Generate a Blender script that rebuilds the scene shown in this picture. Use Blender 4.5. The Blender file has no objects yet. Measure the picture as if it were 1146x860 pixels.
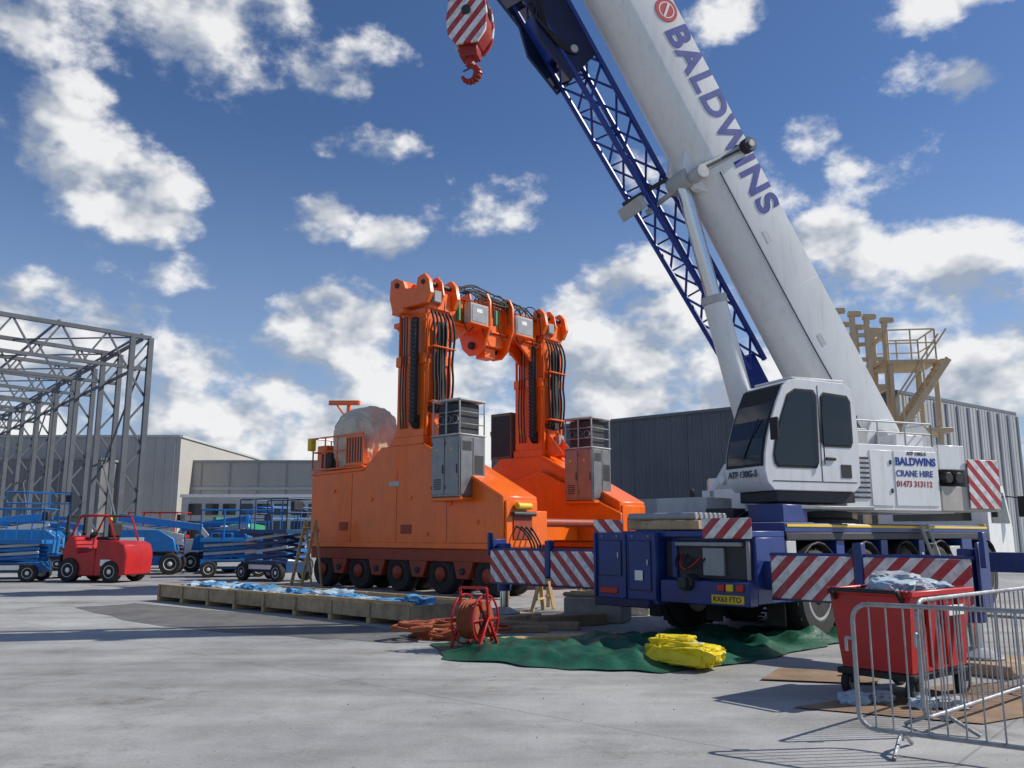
import bpy, bmesh, math, random
from mathutils import Vector, Matrix, noise
random.seed(7)
R=math.radians
S=bpy.context.scene
S.view_settings.view_transform='Standard'
S.view_settings.look='None'
S.view_settings.exposure=0

# ---------------------------------------------------------------- materials
def nn(nt,t,**k):
    n=nt.nodes.new(t)
    for a,b in k.items(): setattr(n,a,b)
    return n
def newmat(name):
    m=bpy.data.materials.new(name); m.use_nodes=True
    nt=m.node_tree; b=nt.nodes['Principled BSDF']
    return m,nt,b
def mat(name,col,rough=.5,metal=0,var=.18,scale=3.0,bump=0,dirt=0,coat=0,bfreq=6):
    m,nt,b=newmat(name)
    tc=nn(nt,'ShaderNodeTexCoord')
    n=nn(nt,'ShaderNodeTexNoise'); n.inputs['Scale'].default_value=scale; n.inputs['Detail'].default_value=5
    n.inputs['Roughness'].default_value=.65
    nt.links.new(tc.outputs['Object'],n.inputs['Vector'])
    cr=nn(nt,'ShaderNodeValToRGB'); cr.color_ramp.elements[0].position=.3; cr.color_ramp.elements[1].position=.7
    cr.color_ramp.elements[0].color=[c*(1-var) for c in col]+[1]
    cr.color_ramp.elements[1].color=[min(1,c*(1+var*.5)) for c in col]+[1]
    nt.links.new(n.outputs['Fac'],cr.inputs['Fac'])
    out=cr.outputs['Color']
    if dirt:
        mp=nn(nt,'ShaderNodeMapping'); mp.inputs['Scale'].default_value=(5,5,.7)
        nt.links.new(tc.outputs['Object'],mp.inputs['Vector'])
        n2=nn(nt,'ShaderNodeTexNoise'); n2.inputs['Scale'].default_value=1.6; n2.inputs['Detail'].default_value=6; n2.inputs['Roughness'].default_value=.7
        nt.links.new(mp.outputs[0],n2.inputs['Vector'])
        r2=nn(nt,'ShaderNodeValToRGB'); r2.color_ramp.elements[0].position=.5; r2.color_ramp.elements[1].position=.75
        r2.color_ramp.elements[0].color=(0,0,0,1); r2.color_ramp.elements[1].color=(dirt,dirt,dirt,1)
        nt.links.new(n2.outputs['Fac'],r2.inputs['Fac'])
        mx=nn(nt,'ShaderNodeMix',data_type='RGBA')
        nt.links.new(r2.outputs['Color'],mx.inputs[0]); nt.links.new(out,mx.inputs[6])
        mx.inputs[7].default_value=(.07,.06,.05,1); out=mx.outputs[2]
    nt.links.new(out,b.inputs['Base Color'])
    b.inputs['Metallic'].default_value=metal
    mr=nn(nt,'ShaderNodeMapRange'); mr.inputs[3].default_value=max(0,rough-.1); mr.inputs[4].default_value=min(1,rough+.12)
    nt.links.new(n.outputs['Fac'],mr.inputs[0]); nt.links.new(mr.outputs[0],b.inputs['Roughness'])
    if coat: b.inputs['Coat Weight'].default_value=coat
    if bump:
        bp=nn(nt,'ShaderNodeBump'); bp.inputs['Strength'].default_value=bump; bp.inputs['Distance'].default_value=.02
        n3=nn(nt,'ShaderNodeTexNoise'); n3.inputs['Scale'].default_value=scale*bfreq; n3.inputs['Detail'].default_value=4
        nt.links.new(tc.outputs['Object'],n3.inputs['Vector'])
        nt.links.new(n3.outputs['Fac'],bp.inputs['Height']); nt.links.new(bp.outputs[0],b.inputs['Normal'])
    return m
def stripes(name,dirv,period=.32,slope=1.0):
    m,nt,b=newmat(name)
    tc=nn(nt,'ShaderNodeTexCoord')
    d=nn(nt,'ShaderNodeVectorMath',operation='DOT_PRODUCT'); d.inputs[1].default_value=(dirv[0],dirv[1],slope)
    nt.links.new(tc.outputs['Object'],d.inputs[0])
    a=nn(nt,'ShaderNodeMath',operation='DIVIDE'); a.inputs[1].default_value=period; nt.links.new(d.outputs['Value'],a.inputs[0])
    f=nn(nt,'ShaderNodeMath',operation='FRACT'); nt.links.new(a.outputs[0],f.inputs[0])
    g=nn(nt,'ShaderNodeMath',operation='GREATER_THAN'); g.inputs[1].default_value=.5; nt.links.new(f.outputs[0],g.inputs[0])
    mx=nn(nt,'ShaderNodeMix',data_type='RGBA'); nt.links.new(g.outputs[0],mx.inputs[0])
    mx.inputs[6].default_value=(.46,.02,.03,1); mx.inputs[7].default_value=(.80,.79,.77,1)
    n=nn(nt,'ShaderNodeTexNoise'); n.inputs['Scale'].default_value=9; n.inputs['Detail'].default_value=7
    nt.links.new(tc.outputs['Object'],n.inputs['Vector'])
    r=nn(nt,'ShaderNodeMapRange'); r.inputs[1].default_value=.42; r.inputs[2].default_value=.75; r.inputs[3].default_value=0; r.inputs[4].default_value=.6
    nt.links.new(n.outputs['Fac'],r.inputs[0])
    m2=nn(nt,'ShaderNodeMix',data_type='RGBA'); nt.links.new(r.outputs[0],m2.inputs[0]); nt.links.new(mx.outputs[2],m2.inputs[6]); m2.inputs[7].default_value=(.2,.17,.15,1)
    nt.links.new(m2.outputs[2],b.inputs['Base Color']); b.inputs['Roughness'].default_value=.45
    return m
def glassmat(name,col=(.015,.018,.02)):
    m,nt,b=newmat(name); b.inputs['Base Color'].default_value=(*col,1); b.inputs['Roughness'].default_value=.05
    b.inputs['Specular IOR Level'].default_value=.6
    return m
def cladding(name,c1,c2,dirv,period=.9):
    m,nt,b=newmat(name)
    tc=nn(nt,'ShaderNodeTexCoord')
    d=nn(nt,'ShaderNodeVectorMath',operation='DOT_PRODUCT'); d.inputs[1].default_value=(dirv[0]/period,dirv[1]/period,0)
    nt.links.new(tc.outputs['Object'],d.inputs[0])
    f=nn(nt,'ShaderNodeMath',operation='PINGPONG'); f.inputs[1].default_value=.5; nt.links.new(d.outputs['Value'],f.inputs[0])
    n=nn(nt,'ShaderNodeTexNoise'); n.inputs['Scale'].default_value=.35; n.inputs['Detail'].default_value=6
    nt.links.new(tc.outputs['Object'],n.inputs['Vector'])
    cr=nn(nt,'ShaderNodeValToRGB'); cr.color_ramp.elements[0].position=.35; cr.color_ramp.elements[1].position=.65
    cr.color_ramp.elements[0].color=(*c1,1); cr.color_ramp.elements[1].color=(*c2,1)
    nt.links.new(n.outputs['Fac'],cr.inputs['Fac'])
    nt.links.new(cr.outputs[0],b.inputs['Base Color'])
    r=nn(nt,'ShaderNodeMapRange'); r.inputs[1].default_value=.15; r.inputs[2].default_value=.3; nt.links.new(f.outputs[0],r.inputs[0])
    bp=nn(nt,'ShaderNodeBump'); bp.inputs['Strength'].default_value=1; bp.inputs['Distance'].default_value=.08
    nt.links.new(r.outputs[0],bp.inputs['Height']); nt.links.new(bp.outputs[0],b.inputs['Normal'])
    b.inputs['Roughness'].default_value=.5
    return m

ORANGE=mat('orange_paint',(.93,.155,.004),.36,var=.15,scale=1.3,dirt=.22,coat=.2,bump=.08,bfreq=3)
ORANGE2=mat('orange_dirty_paint',(.34,.042,.008),.5,var=.3,scale=2,dirt=.7)
WHITE=mat('white_paint',(.80,.80,.78),.3,var=.06,scale=1.2,dirt=.2,coat=.3)
CREAM=mat('boom_paint',(.80,.80,.77),.35,var=.07,scale=.8,dirt=.16,coat=.2)
BLUE=mat('crane_blue_paint',(.014,.04,.20),.38,var=.35,scale=2,dirt=.45)
NAVY=mat('lettering_blue',(.010,.035,.27),.4,var=.1)
JIBB=mat('jib_blue_paint',(.010,.04,.27),.4,var=.25,scale=2,dirt=.2)
NAVYD=mat('dark_navy_paint',(.006,.012,.06),.5,var=.3)
LBLUE=mat('lift_blue_paint',(.01,.17,.48),.42,var=.2,dirt=.3)
RED=mat('red_paint',(.48,.012,.012),.4,var=.25,scale=2,dirt=.35)
RED2=mat('hook_red',(.32,.025,.018),.45,var=.2,dirt=.5)
BLACK=mat('black_rubber',(.018,.018,.018),.7,var=.3,scale=6,bump=.3)
TYRE=mat('tyre_rubber',(.03,.028,.026),.85,var=.45,scale=5,bump=.5)
DARK=mat('dark_steel',(.045,.045,.05),.55,metal=.3,var=.3)
GREY=mat('grey_paint',(.30,.31,.32),.45,var=.15,dirt=.3)
LGREY=mat('light_grey_paint',(.48,.49,.48),.45,var=.12,dirt=.25)
CAB=mat('cabinet_grey',(.25,.25,.25),.34,metal=.5,var=.2,dirt=.2)
CHROME=mat('chrome_rod',(.7,.72,.74),.18,metal=1,var=.05)
GALV=mat('galvanised_steel',(.36,.37,.38),.45,metal=.7,var=.35,scale=8,bump=.2)
STEELG=mat('frame_steel',(.13,.14,.155),.6,metal=.1,var=.25,scale=1)
BEIGE=mat('beige_paint',(.56,.44,.27),.5,var=.12,dirt=.15)
WOOD=mat('timber',(.46,.33,.19),.75,var=.4,scale=4,bump=.3,dirt=.4)
WOODY=mat('yellow_timber',(.55,.38,.17),.7,var=.3,scale=4,bump=.2,dirt=.25)
PLY=mat('plywood',(.30,.20,.12),.75,var=.4,scale=2,dirt=.6)
YEL=mat('yellow_plastic',(.76,.60,.01),.45,var=.15,scale=5,bump=.4)
YELP=mat('yellow_paint',(.75,.5,.02),.5,var=.1)
GREEN=mat('green_tarpaulin',(.006,.09,.047),.45,var=.4,scale=3,bump=.5,dirt=.4)
BLUET=mat('blue_plastic_sheet',(.08,.28,.52),.4,var=.45,scale=6,bump=.6)
PALE=mat('pale_blue_bag',(.36,.47,.55),.6,var=.25,scale=5,bump=.25)
GBAG=mat('grey_bag',(.36,.39,.42),.6,var=.3,scale=5,bump=.25)
WRAP=mat('wrapped_plastic',(.66,.58,.44),.45,var=.2,scale=3,bump=.6)
ROPE=mat('sling_rope',(.34,.085,.035),.85,var=.4,scale=12,bump=.5)
ROPE2=mat('tan_sling',(.34,.21,.12),.9)
GLASS=glassmat('cab_glass'); REDL=mat('tail_light',(.45,.01,.01),.2,var=.05)
CONC=mat('concrete_block',(.36,.34,.31),.85,var=.25,bump=.4)
TAN=mat('tan_counterweight',(.50,.46,.40),.6,var=.15,dirt=.3)
GREENM=mat('green_machine',(.03,.32,.14),.5)
LTWALL=mat('pale_render_wall',(.44,.42,.38),.8,var=.1,scale=.2,dirt=.2)
ROOFD=mat('roof_dark',(.10,.105,.11),.8,var=.2,scale=.3)

# ---------------------------------------------------------------- builder
class Obj:
    def __init__(s,name,loc=(0,0,0),yaw=0,bev=.012):
        s.name=name; s.root=Vector(loc); s.parts={}; s.extra=[]; s.bev=bev
        s.M=Matrix.Translation(Vector(loc))@Matrix.Rotation(yaw,4,'Z')
    def frame(s,loc,yaw=0,pitch=0):
        s.M=Matrix.Translation(Vector(loc))@Matrix.Rotation(yaw,4,'Z')@Matrix.Rotation(-pitch,4,'Y'); return s
    def b(s,part,m):
        if part not in s.parts: s.parts[part]=(bmesh.new(),m)
        if s.parts[part][1] is not m:
            part=part+'_'+m.name
            if part not in s.parts: s.parts[part]=(bmesh.new(),m)
        return s.parts[part][0]
    def v(s,bm,p): return bm.verts.new(s.M@Vector(p)-s.root)
    def hexa(s,part,m,P):
        bm=s.b(part,m); vs=[s.v(bm,p) for p in P]
        for f in ((3,2,1,0),(4,5,6,7),(0,1,5,4),(1,2,6,5),(2,3,7,6),(3,0,4,7)): bm.faces.new([vs[i] for i in f])
    def bb(s,part,m,x0,x1,y0,y1,z0,z1):
        s.hexa(part,m,[(x0,y0,z0),(x1,y0,z0),(x1,y1,z0),(x0,y1,z0),(x0,y0,z1),(x1,y0,z1),(x1,y1,z1),(x0,y1,z1)])
    def beam(s,part,m,p,q,w,h=None,up=(0,0,1)):
        h=h or w; p=Vector(p);q=Vector(q); d=(q-p).normalized(); u=Vector(up)
        if abs(d.dot(u))>.98: u=Vector((1,0,0))
        a=d.cross(u).normalized()*w/2; c=a.cross(d).normalized()*h/2
        s.hexa(part,m,[p-a-c,q-a-c,q+a-c,p+a-c,p-a+c,q-a+c,q+a+c,p+a+c])
    def lathe(s,part,m,o,axis,prof,seg=20,caps=True):
        bm=s.b(part,m); o=Vector(o); ax=Vector(axis).normalized()
        t=Vector((0,0,1)) if abs(ax.z)<.9 else Vector((1,0,0))
        a=ax.cross(t).normalized(); c=ax.cross(a)
        rings=[[s.v(bm,o+ax*h+(a*math.cos(k*2*math.pi/seg)+c*math.sin(k*2*math.pi/seg))*r) for k in range(seg)] for r,h in prof]
        for i in range(len(rings)-1):
            for k in range(seg):
                bm.faces.new([rings[i][k],rings[i][(k+1)%seg],rings[i+1][(k+1)%seg],rings[i+1][k]])
        if caps:
            bm.faces.new(rings[0][::-1]); bm.faces.new(rings[-1])
    def cyl(s,part,m,p,q,r,r2=None,seg=14):
        p=Vector(p);q=Vector(q); s.lathe(part,m,p,q-p,[(r,0),(r2 or r,(q-p).length)],seg)
    def prism(s,part,m,pts,y0,y1):
        bm=s.b(part,m); A=[s.v(bm,(x,y0,z)) for x,z in pts]; B=[s.v(bm,(x,y1,z)) for x,z in pts]; n=len(pts)
        bm.faces.new(A); bm.faces.new(B[::-1])
        for i in range(n): bm.faces.new([A[i],B[i],B[(i+1)%n],A[(i+1)%n]])
    def poly(s,part,m,pts3,thick=(0,0,0)):
        bm=s.b(part,m); t=Vector(thick); A=[s.v(bm,p) for p in pts3]; B=[s.v(bm,Vector(p)+t) for p in pts3]; n=len(A)
        bm.faces.new(A); bm.faces.new(B[::-1])
        for i in range(n): bm.faces.new([A[i],B[i],B[(i+1)%n],A[(i+1)%n]])
    def blob(s,part,m,c,sc,amp=.25,freq=2.,sub=4,rotz=0,seed=0,e=.75):
        t=bmesh.new(); bmesh.ops.create_icosphere(t,subdivisions=sub,radius=1)
        bm=s.b(part,m); mp={}
        for v in t.verts:
            p=v.co.copy(); k=1+amp*noise.noise(p*freq+Vector((seed*7.3,seed*3.1,0)))-amp*.45*abs(noise.noise(p*freq*2.4+Vector((seed,9,0))))*2
            q=Vector([math.copysign(abs(a)**e,a) for a in p])*k
            q=Vector((q.x*sc[0],q.y*sc[1],q.z*sc[2])); q.rotate(Matrix.Rotation(rotz,3,'Z'))
            mp[v]=s.v(bm,Vector(c)+q)
        for f in t.faces: bm.faces.new([mp[v] for v in f.verts])
        t.free()
    def wheel(s,part,c,axis,r,w,rimcol=None,seg=28):
        rimcol=rimcol or GREY; c=Vector(c); ax=Vector(axis).normalized(); h=w/2
        s.lathe(part+'_tyre',TYRE,c,ax,[(r*.58,-h*.9),(r*.62,-h),(r*.9,-h),(r*.97,-h*.85),(r,-h*.7),(r,-h*.1),(r*.975,-h*.1),(r*.975,h*.1),(r,h*.1),(r,h*.7),(r*.97,h*.85),(r*.9,h),(r*.62,h),(r*.58,h*.9)],seg)
        s.lathe(part+'_rim',rimcol,c,ax,[(r*.59,-h*.95),(r*.59,h*.95),(r*.54,h*.98),(r*.5,h*.55),(r*.3,h*.5),(r*.28,h*.8),(r*.18,h*.95),(.01,h*.97)],seg)
        s.lathe(part+'_rim',rimcol,c,-ax,[(r*.585,0),(r*.585,h*.93),(r*.54,h*.98),(r*.5,h*.55),(r*.3,h*.5),(r*.28,h*.8),(r*.18,h*.95),(.01,h*.97)],seg)
    def rail(s,part,m,pts,h=1.05,r=.02,mid=True,posts=None):
        for a,b_ in zip(pts[:-1],pts[1:]):
            a=Vector(a);b_=Vector(b_); u=Vector((0,0,h))
            s.cyl(part,m,a+u,b_+u,r,seg=8)
            if mid: s.cyl(part,m,a+u*.55,b_+u*.55,r*.8,seg=8)
            n=max(1,int((b_-a).length/(posts or 1.2)))
            for i in range(n+1):
                p=a.lerp(b_,i/n); s.cyl(part,m,p,p+u,r,seg=8)
    def hose(s,name,m,pts,r):
        cu=bpy.data.curves.new(name,'CURVE'); cu.dimensions='3D'; cu.bevel_depth=r; cu.bevel_resolution=2
        sp=cu.splines.new('NURBS'); sp.points.add(len(pts)-1); sp.use_endpoint_u=True; sp.order_u=3; sp.resolution_u=5
        for i,p in enumerate(pts):
            sp.points[i].co=(*(s.M@Vector(p)-s.root),1)
        cu.materials.append(m); o=bpy.data.objects.new(name,cu); S.collection.objects.link(o); s.extra.append(o)
    def text(s,name,txt,m,origin,xd,up,size,bold=.0,depth=.004,space=1.0):
        cu=bpy.data.curves.new(name,'FONT'); cu.body=txt; cu.size=size; cu.extrude=depth; cu.offset=bold; cu.space_character=space
        o=bpy.data.objects.new(name,cu)
        M3=s.M.to_3x3(); X=(M3@Vector(xd)).normalized(); U=(M3@Vector(up)).normalized(); N=X.cross(U)
        mt=Matrix((X,U,N)).transposed().to_4x4(); mt.translation=s.M@Vector(origin)-s.root
        o.matrix_world=mt; cu.materials.append(m); S.collection.objects.link(o); s.extra.append(o)
    def done(s):
        e=bpy.data.objects.new(s.name,None); e.location=s.root; e.empty_display_size=.3; S.collection.objects.link(e)
        for k,(bm,m) in s.parts.items():
            bmesh.ops.recalc_face_normals(bm,faces=bm.faces)
            me=bpy.data.meshes.new(k); bm.to_mesh(me); bm.free(); me.materials.append(m)
            me.shade_smooth(); me.set_sharp_from_angle(angle=R(32))
            o=bpy.data.objects.new(k,me); S.collection.objects.link(o); o.parent=e
            if s.bev and len(me.polygons)<1500:
                bv=o.modifiers.new('Bevel','BEVEL'); bv.width=s.bev; bv.segments=1; bv.limit_method='ANGLE'; bv.angle_limit=R(50)
        for o in s.extra: o.parent=e
        return e

# ---------------------------------------------------------------- camera
cam=bpy.data.cameras.new('camera'); co=bpy.data.objects.new('camera',cam); S.collection.objects.link(co)
co.location=(0,0,1.6); co.rotation_euler=(R(90+10),0,0)
cam.sensor_width=36; cam.lens=36*950/1146; cam.clip_end=3000; S.camera=co

# ---------------------------------------------------------------- light
SUND=Vector((.95,.12,0)).normalized(); EL=R(40)
sd=Vector((SUND.x*math.cos(EL),SUND.y*math.cos(EL),math.sin(EL)))
sl=bpy.data.lights.new('sun','SUN'); sl.energy=4.8; sl.angle=R(.5); sl.color=(1,.95,.87)
so=bpy.data.objects.new('sun',sl); S.collection.objects.link(so); so.rotation_euler=sd.to_track_quat('Z','Y').to_euler(); so.location=(30,10,40)

# ---------------------------------------------------------------- world
w=bpy.data.worlds.new('World'); S.world=w; w.use_nodes=True; nt=w.node_tree; nt.nodes.clear()
L=nt.links
def setin(sock,x):
    if isinstance(x,(int,float)): sock.default_value=x
    else: L.new(x,sock)
def M(op,a,b=None,c=None,clamp=False):
    n=nn(nt,'ShaderNodeMath',operation=op); n.use_clamp=clamp
    setin(n.inputs[0],a)
    if b is not None: setin(n.inputs[1],b)
    if c is not None: setin(n.inputs[2],c)
    return n.outputs[0]
tc=nn(nt,'ShaderNodeTexCoord')
nrm=nn(nt,'ShaderNodeVectorMath',operation='NORMALIZE'); L.new(tc.outputs['Generated'],nrm.inputs[0])
sp=nn(nt,'ShaderNodeSeparateXYZ'); L.new(nrm.outputs[0],sp.inputs[0])
az=M('MULTIPLY',M('ARCTAN2',sp.outputs[0],sp.outputs[1]),57.2958)
el=M('MULTIPLY',M('ARCSINE',sp.outputs[2]),57.2958)
def fbm(off,scale,detail=9,rough=.56,st=1.45):
    mp=nn(nt,'ShaderNodeMapping'); mp.inputs['Location'].default_value=off; mp.inputs['Scale'].default_value=(1,1,st)
    L.new(nrm.outputs[0],mp.inputs[0])
    n=nn(nt,'ShaderNodeTexNoise'); n.inputs['Scale'].default_value=scale; n.inputs['Detail'].default_value=detail; n.inputs['Roughness'].default_value=rough
    L.new(mp.outputs[0],n.inputs['Vector']); return n.outputs['Fac']
n1=fbm((0,0,0),8.5,detail=8,rough=.6)
n1s=fbm((.030,.006,.036),8.5,detail=4)
n0=fbm((0,0,0),8.5,detail=4)
n2=fbm((5,2,1),4.0,detail=3)
blobs=[(-20,31,9,5.2,.85),(-28.5,22.6,5.0,4.2,1.5),(-24.5,20.5,3.6,3.2,1.4),(-13.6,20.6,2.9,1.7,1.2),(-8.8,19.6,2.6,1.7,1.2),
 (-33,11,12,5.0,1.8),(-24,8.5,9,5.6,1.8),(-12.5,13.0,5.4,3.8,1.9),(-14,7,9,5.5,1.8),(-4,9,6,6,1.7),
 (8.6,13.4,7.0,5.6,2.2),(4,6,12,6.5,1.8),(20.6,24.6,2.2,1.6,1.1),(22.5,22.9,1.6,1.4,1.0),(27,13.5,8,5.4,1.9),(21,18.8,2.8,1.6,1.2),(33,12,7,6,1.7),(22,7,14,7,1.8),
 (15.6,32.4,2.6,1.3,.7),(30.3,26.2,1.8,1.2,.8),(-34,29,4,2.5,.5),(29,31,5,1.0,.35),(-12,25.5,4,1.0,.35),(-19,26,4,1.6,.6),(-22,16,6,1.0,.2),(10,22,8,1.2,.1)]
acc=None
for a,t,ra,rt,k in blobs:
    dx=M('DIVIDE',M('SUBTRACT',az,a),ra); dy=M('DIVIDE',M('SUBTRACT',el,t),rt)
    e=M('MULTIPLY',M('SUBTRACT',1.0,M('ADD',M('MULTIPLY',dx,dx),M('MULTIPLY',dy,dy))),k)
    acc=e if acc is None else M('MAXIMUM',acc,e)
outside=M('GREATER_THAN',M('ABSOLUTE',az),40.)
acc=M('MAXIMUM',acc,M('SUBTRACT',M('MULTIPLY',outside,2.2),2.4))
acc=M('MAXIMUM',M('MINIMUM',acc,1.0),-.8)
dens=M('ADD',M('MULTIPLY',acc,.58),M('MULTIPLY',M('SUBTRACT',n1,.50),4.4))
mk=nn(nt,'ShaderNodeMapRange',interpolation_type='SMOOTHSTEP'); L.new(dens,mk.inputs[0]); mk.inputs[1].default_value=-.05; mk.inputs[2].default_value=.72
lit=M('ADD',.56,M('MULTIPLY',M('SUBTRACT',n0,n1s),6.0))
lit=M('ADD',lit,M('MULTIPLY',M('SUBTRACT',n2,.5),1.5))
lit=M('SUBTRACT',lit,M('MULTIPLY',M('MAXIMUM',M('SUBTRACT',dens,.7),0.),.28),clamp=True)
cm=nn(nt,'ShaderNodeMix',data_type='RGBA'); L.new(lit,cm.inputs[0])
cm.inputs[6].default_value=(4.0,4.6,5.6,1); cm.inputs[7].default_value=(10,10,10,1)
sky=nn(nt,'ShaderNodeTexSky',sky_type='NISHITA'); sky.sun_disc=False; sky.sun_elevation=EL; sky.sun_rotation=math.atan2(sd.x,sd.y)
sky.air_density=1.0; sky.dust_density=.3; sky.ozone_density=3.0
tint=nn(nt,'ShaderNodeMix',data_type='RGBA',blend_type='MULTIPLY'); tint.inputs[0].default_value=1; L.new(sky.outputs[0],tint.inputs[6]); tint.inputs[7].default_value=(.72,.88,1.12,1)
# thin haze low in the sky
hz=nn(nt,'ShaderNodeMapRange',interpolation_type='SMOOTHSTEP'); L.new(el,hz.inputs[0]); hz.inputs[1].default_value=28; hz.inputs[2].default_value=0; hz.inputs[3].default_value=0; hz.inputs[4].default_value=.55
hm=nn(nt,'ShaderNodeMix',data_type='RGBA'); L.new(hz.outputs[0],hm.inputs[0]); L.new(tint.outputs[2],hm.inputs[6]); hm.inputs[7].default_value=(4.6,6.0,8.0,1)
fin=nn(nt,'ShaderNodeMix',data_type='RGBA'); L.new(M('MULTIPLY',mk.outputs[0],.95),fin.inputs[0]); L.new(hm.outputs[2],fin.inputs[6]); L.new(cm.outputs[2],fin.inputs[7])
bg=nn(nt,'ShaderNodeBackground'); bg.inputs[1].default_value=.09; L.new(fin.outputs[2],bg.inputs[0])
wo=nn(nt,'ShaderNodeOutputWorld'); L.new(bg.outputs[0],wo.inputs[0])
try:
    w.cycles.sampling_method='MANUAL'; w.cycles.sample_map_resolution=256
except Exception as ex: print(ex)

# ---------------------------------------------------------------- ground
def groundmat():
    m,nt,b=newmat('concrete_yard'); l=nt.links
    tc=nn(nt,'ShaderNodeTexCoord'); P=tc.outputs['Object']
    def N(sc,d=6,r=.6,mpsc=None):
        n=nn(nt,'ShaderNodeTexNoise'); n.inputs['Scale'].default_value=sc; n.inputs['Detail'].default_value=d; n.inputs['Roughness'].default_value=r
        if mpsc:
            mp=nn(nt,'ShaderNodeMapping'); mp.inputs['Scale'].default_value=mpsc; mp.inputs['Rotation'].default_value=(0,0,R(41)); l.new(P,mp.inputs[0]); l.new(mp.outputs[0],n.inputs['Vector'])
        else: l.new(P,n.inputs['Vector'])
        return n.outputs['Fac']
    def ramp(x,p0,c0,p1,c1):
        r=nn(nt,'ShaderNodeValToRGB'); r.color_ramp.elements[0].position=p0; r.color_ramp.elements[1].position=p1
        r.color_ramp.elements[0].color=(*c0,1); r.color_ramp.elements[1].color=(*c1,1); l.new(x,r.inputs[0]); return r.outputs[0]
    def mul(a,b_,f=1):
        x=nn(nt,'ShaderNodeMix',data_type='RGBA',blend_type='MULTIPLY'); x.inputs[0].default_value=f; l.new(a,x.inputs[6]); l.new(b_,x.inputs[7]); return x.outputs[2]
    big=ramp(N(.16,7,.62),.38,(.31,.315,.315),.62,(.47,.47,.455))
    mid=ramp(N(1.1,7,.74),.32,(.74,.73,.71),.62,(1,1,1))
    fine=ramp(N(38,3,.7),.25,(.78,.78,.78),.6,(1,1,1))
    streak=ramp(N(.5,6,.68,(.3,2.4,1)),.36,(.76,.75,.73),.54,(1,1,1))
    col=mul(mul(mul(big,mid),fine),streak)
    st=ramp(N(.42,8,.8),.55,(1,1,1),.68,(.56,.53,.49)); col=mul(col,st)
    sp_=ramp(N(3.2,5,.6),.66,(1,1,1),.75,(.62,.58,.54)); col=mul(col,sp_)
    tiny=ramp(N(13,3,.5),.72,(1,1,1),.75,(.5,.48,.45)); col=mul(col,tiny)
    mp=nn(nt,'ShaderNodeMapping'); mp.inputs['Rotation'].default_value=(0,0,R(41)); mp.inputs['Scale'].default_value=(1/9,1/9,1); mp.inputs['Location'].default_value=(.2,.31,0); l.new(P,mp.inputs[0])
    sx=nn(nt,'ShaderNodeSeparateXYZ'); l.new(mp.outputs[0],sx.inputs[0])
    outs=[]
    for i in (0,1):
        f=nn(nt,'ShaderNodeMath',operation='PINGPONG'); f.inputs[1].default_value=.5; l.new(sx.outputs[i],f.inputs[0])
        g=nn(nt,'ShaderNodeMapRange'); g.inputs[1].default_value=.0006; g.inputs[2].default_value=.0016; g.inputs[3].default_value=.68; g.inputs[4].default_value=1; l.new(f.outputs[0],g.inputs[0]); outs.append(g.outputs[0])
    mn=nn(nt,'ShaderNodeMath',operation='MINIMUM'); l.new(outs[0],mn.inputs[0]); l.new(outs[1],mn.inputs[1])
    cc=nn(nt,'ShaderNodeCombineColor'); [l.new(mn.outputs[0],cc.inputs[i]) for i in range(3)]
    col=mul(col,cc.outputs[0])
    l.new(col,b.inputs['Base Color'])
    rr=nn(nt,'ShaderNodeMapRange'); rr.inputs[3].default_value=.62; rr.inputs[4].default_value=.95; l.new(N(1.3,5),rr.inputs[0]); l.new(rr.outputs[0],b.inputs['Roughness'])
    bp=nn(nt,'ShaderNodeBump'); bp.inputs['Strength'].default_value=.4; bp.inputs['Distance'].default_value=.01; l.new(N(22,5,.7),bp.inputs['Height']); l.new(bp.outputs[0],b.inputs['Normal'])
    return m
bm=bmesh.new(); bmesh.ops.create_grid(bm,x_segments=4,y_segments=4,size=900); me=bpy.data.meshes.new('ground'); bm.to_mesh(me); bm.free()
me.materials.append(groundmat()); g=bpy.data.objects.new('ground',me); S.collection.objects.link(g)

def sheet(name,outline,m,z=.01,amp=.04,freq=2.2,rings=26,per=10,jit=.05,fold=0):
    c=Vector((sum(p[0] for p in outline)/len(outline),sum(p[1] for p in outline)/len(outline)))
    ed=[]; n=len(outline)
    for i in range(n):
        a=Vector(outline[i]);b_=Vector(outline[(i+1)%n])
        for k in range(per): ed.append(a.lerp(b_,k/per))
    bm=bmesh.new(); prev=None
    def P(q,r):
        x,y=q; h=(1-min(1,abs(noise.noise(Vector((x*freq,y*freq*.7,0))))*3.2))*.7+abs(noise.noise(Vector((x*freq*2.3,y*freq*1.6,4))))*.6
        h+=fold*max(0,noise.noise(Vector((x*1.1,y*1.1,8))))
        return Vector((x,y,z+max(0,h)*amp*min(1,(1-r)*5+.12)))
    cv=bm.verts.new(P(c,0))
    for r_ in range(1,rings+1):
        r=r_/rings; ring=[]
        for i,e in enumerate(ed):
            q=c.lerp(e,r); j=noise.noise(Vector((e.x*2.5,e.y*2.5,1)))*jit*r
            q=q+(e-c).normalized()*j
            ring.append(bm.verts.new(P(q,r)))
        m_=len(ed)
        for i in range(m_):
            if prev: bm.faces.new([prev[i],prev[(i+1)%m_],ring[(i+1)%m_],ring[i]])
            else: bm.faces.new([cv,ring[(i+1)%m_],ring[i]])
        prev=ring
    bmesh.ops.recalc_face_normals(bm,faces=bm.faces)
    me=bpy.data.meshes.new(name); bm.to_mesh(me); bm.free(); me.shade_smooth(); me.materials.append(m)
    o=bpy.data.objects.new(name,me); S.collection.objects.link(o); return o

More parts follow.
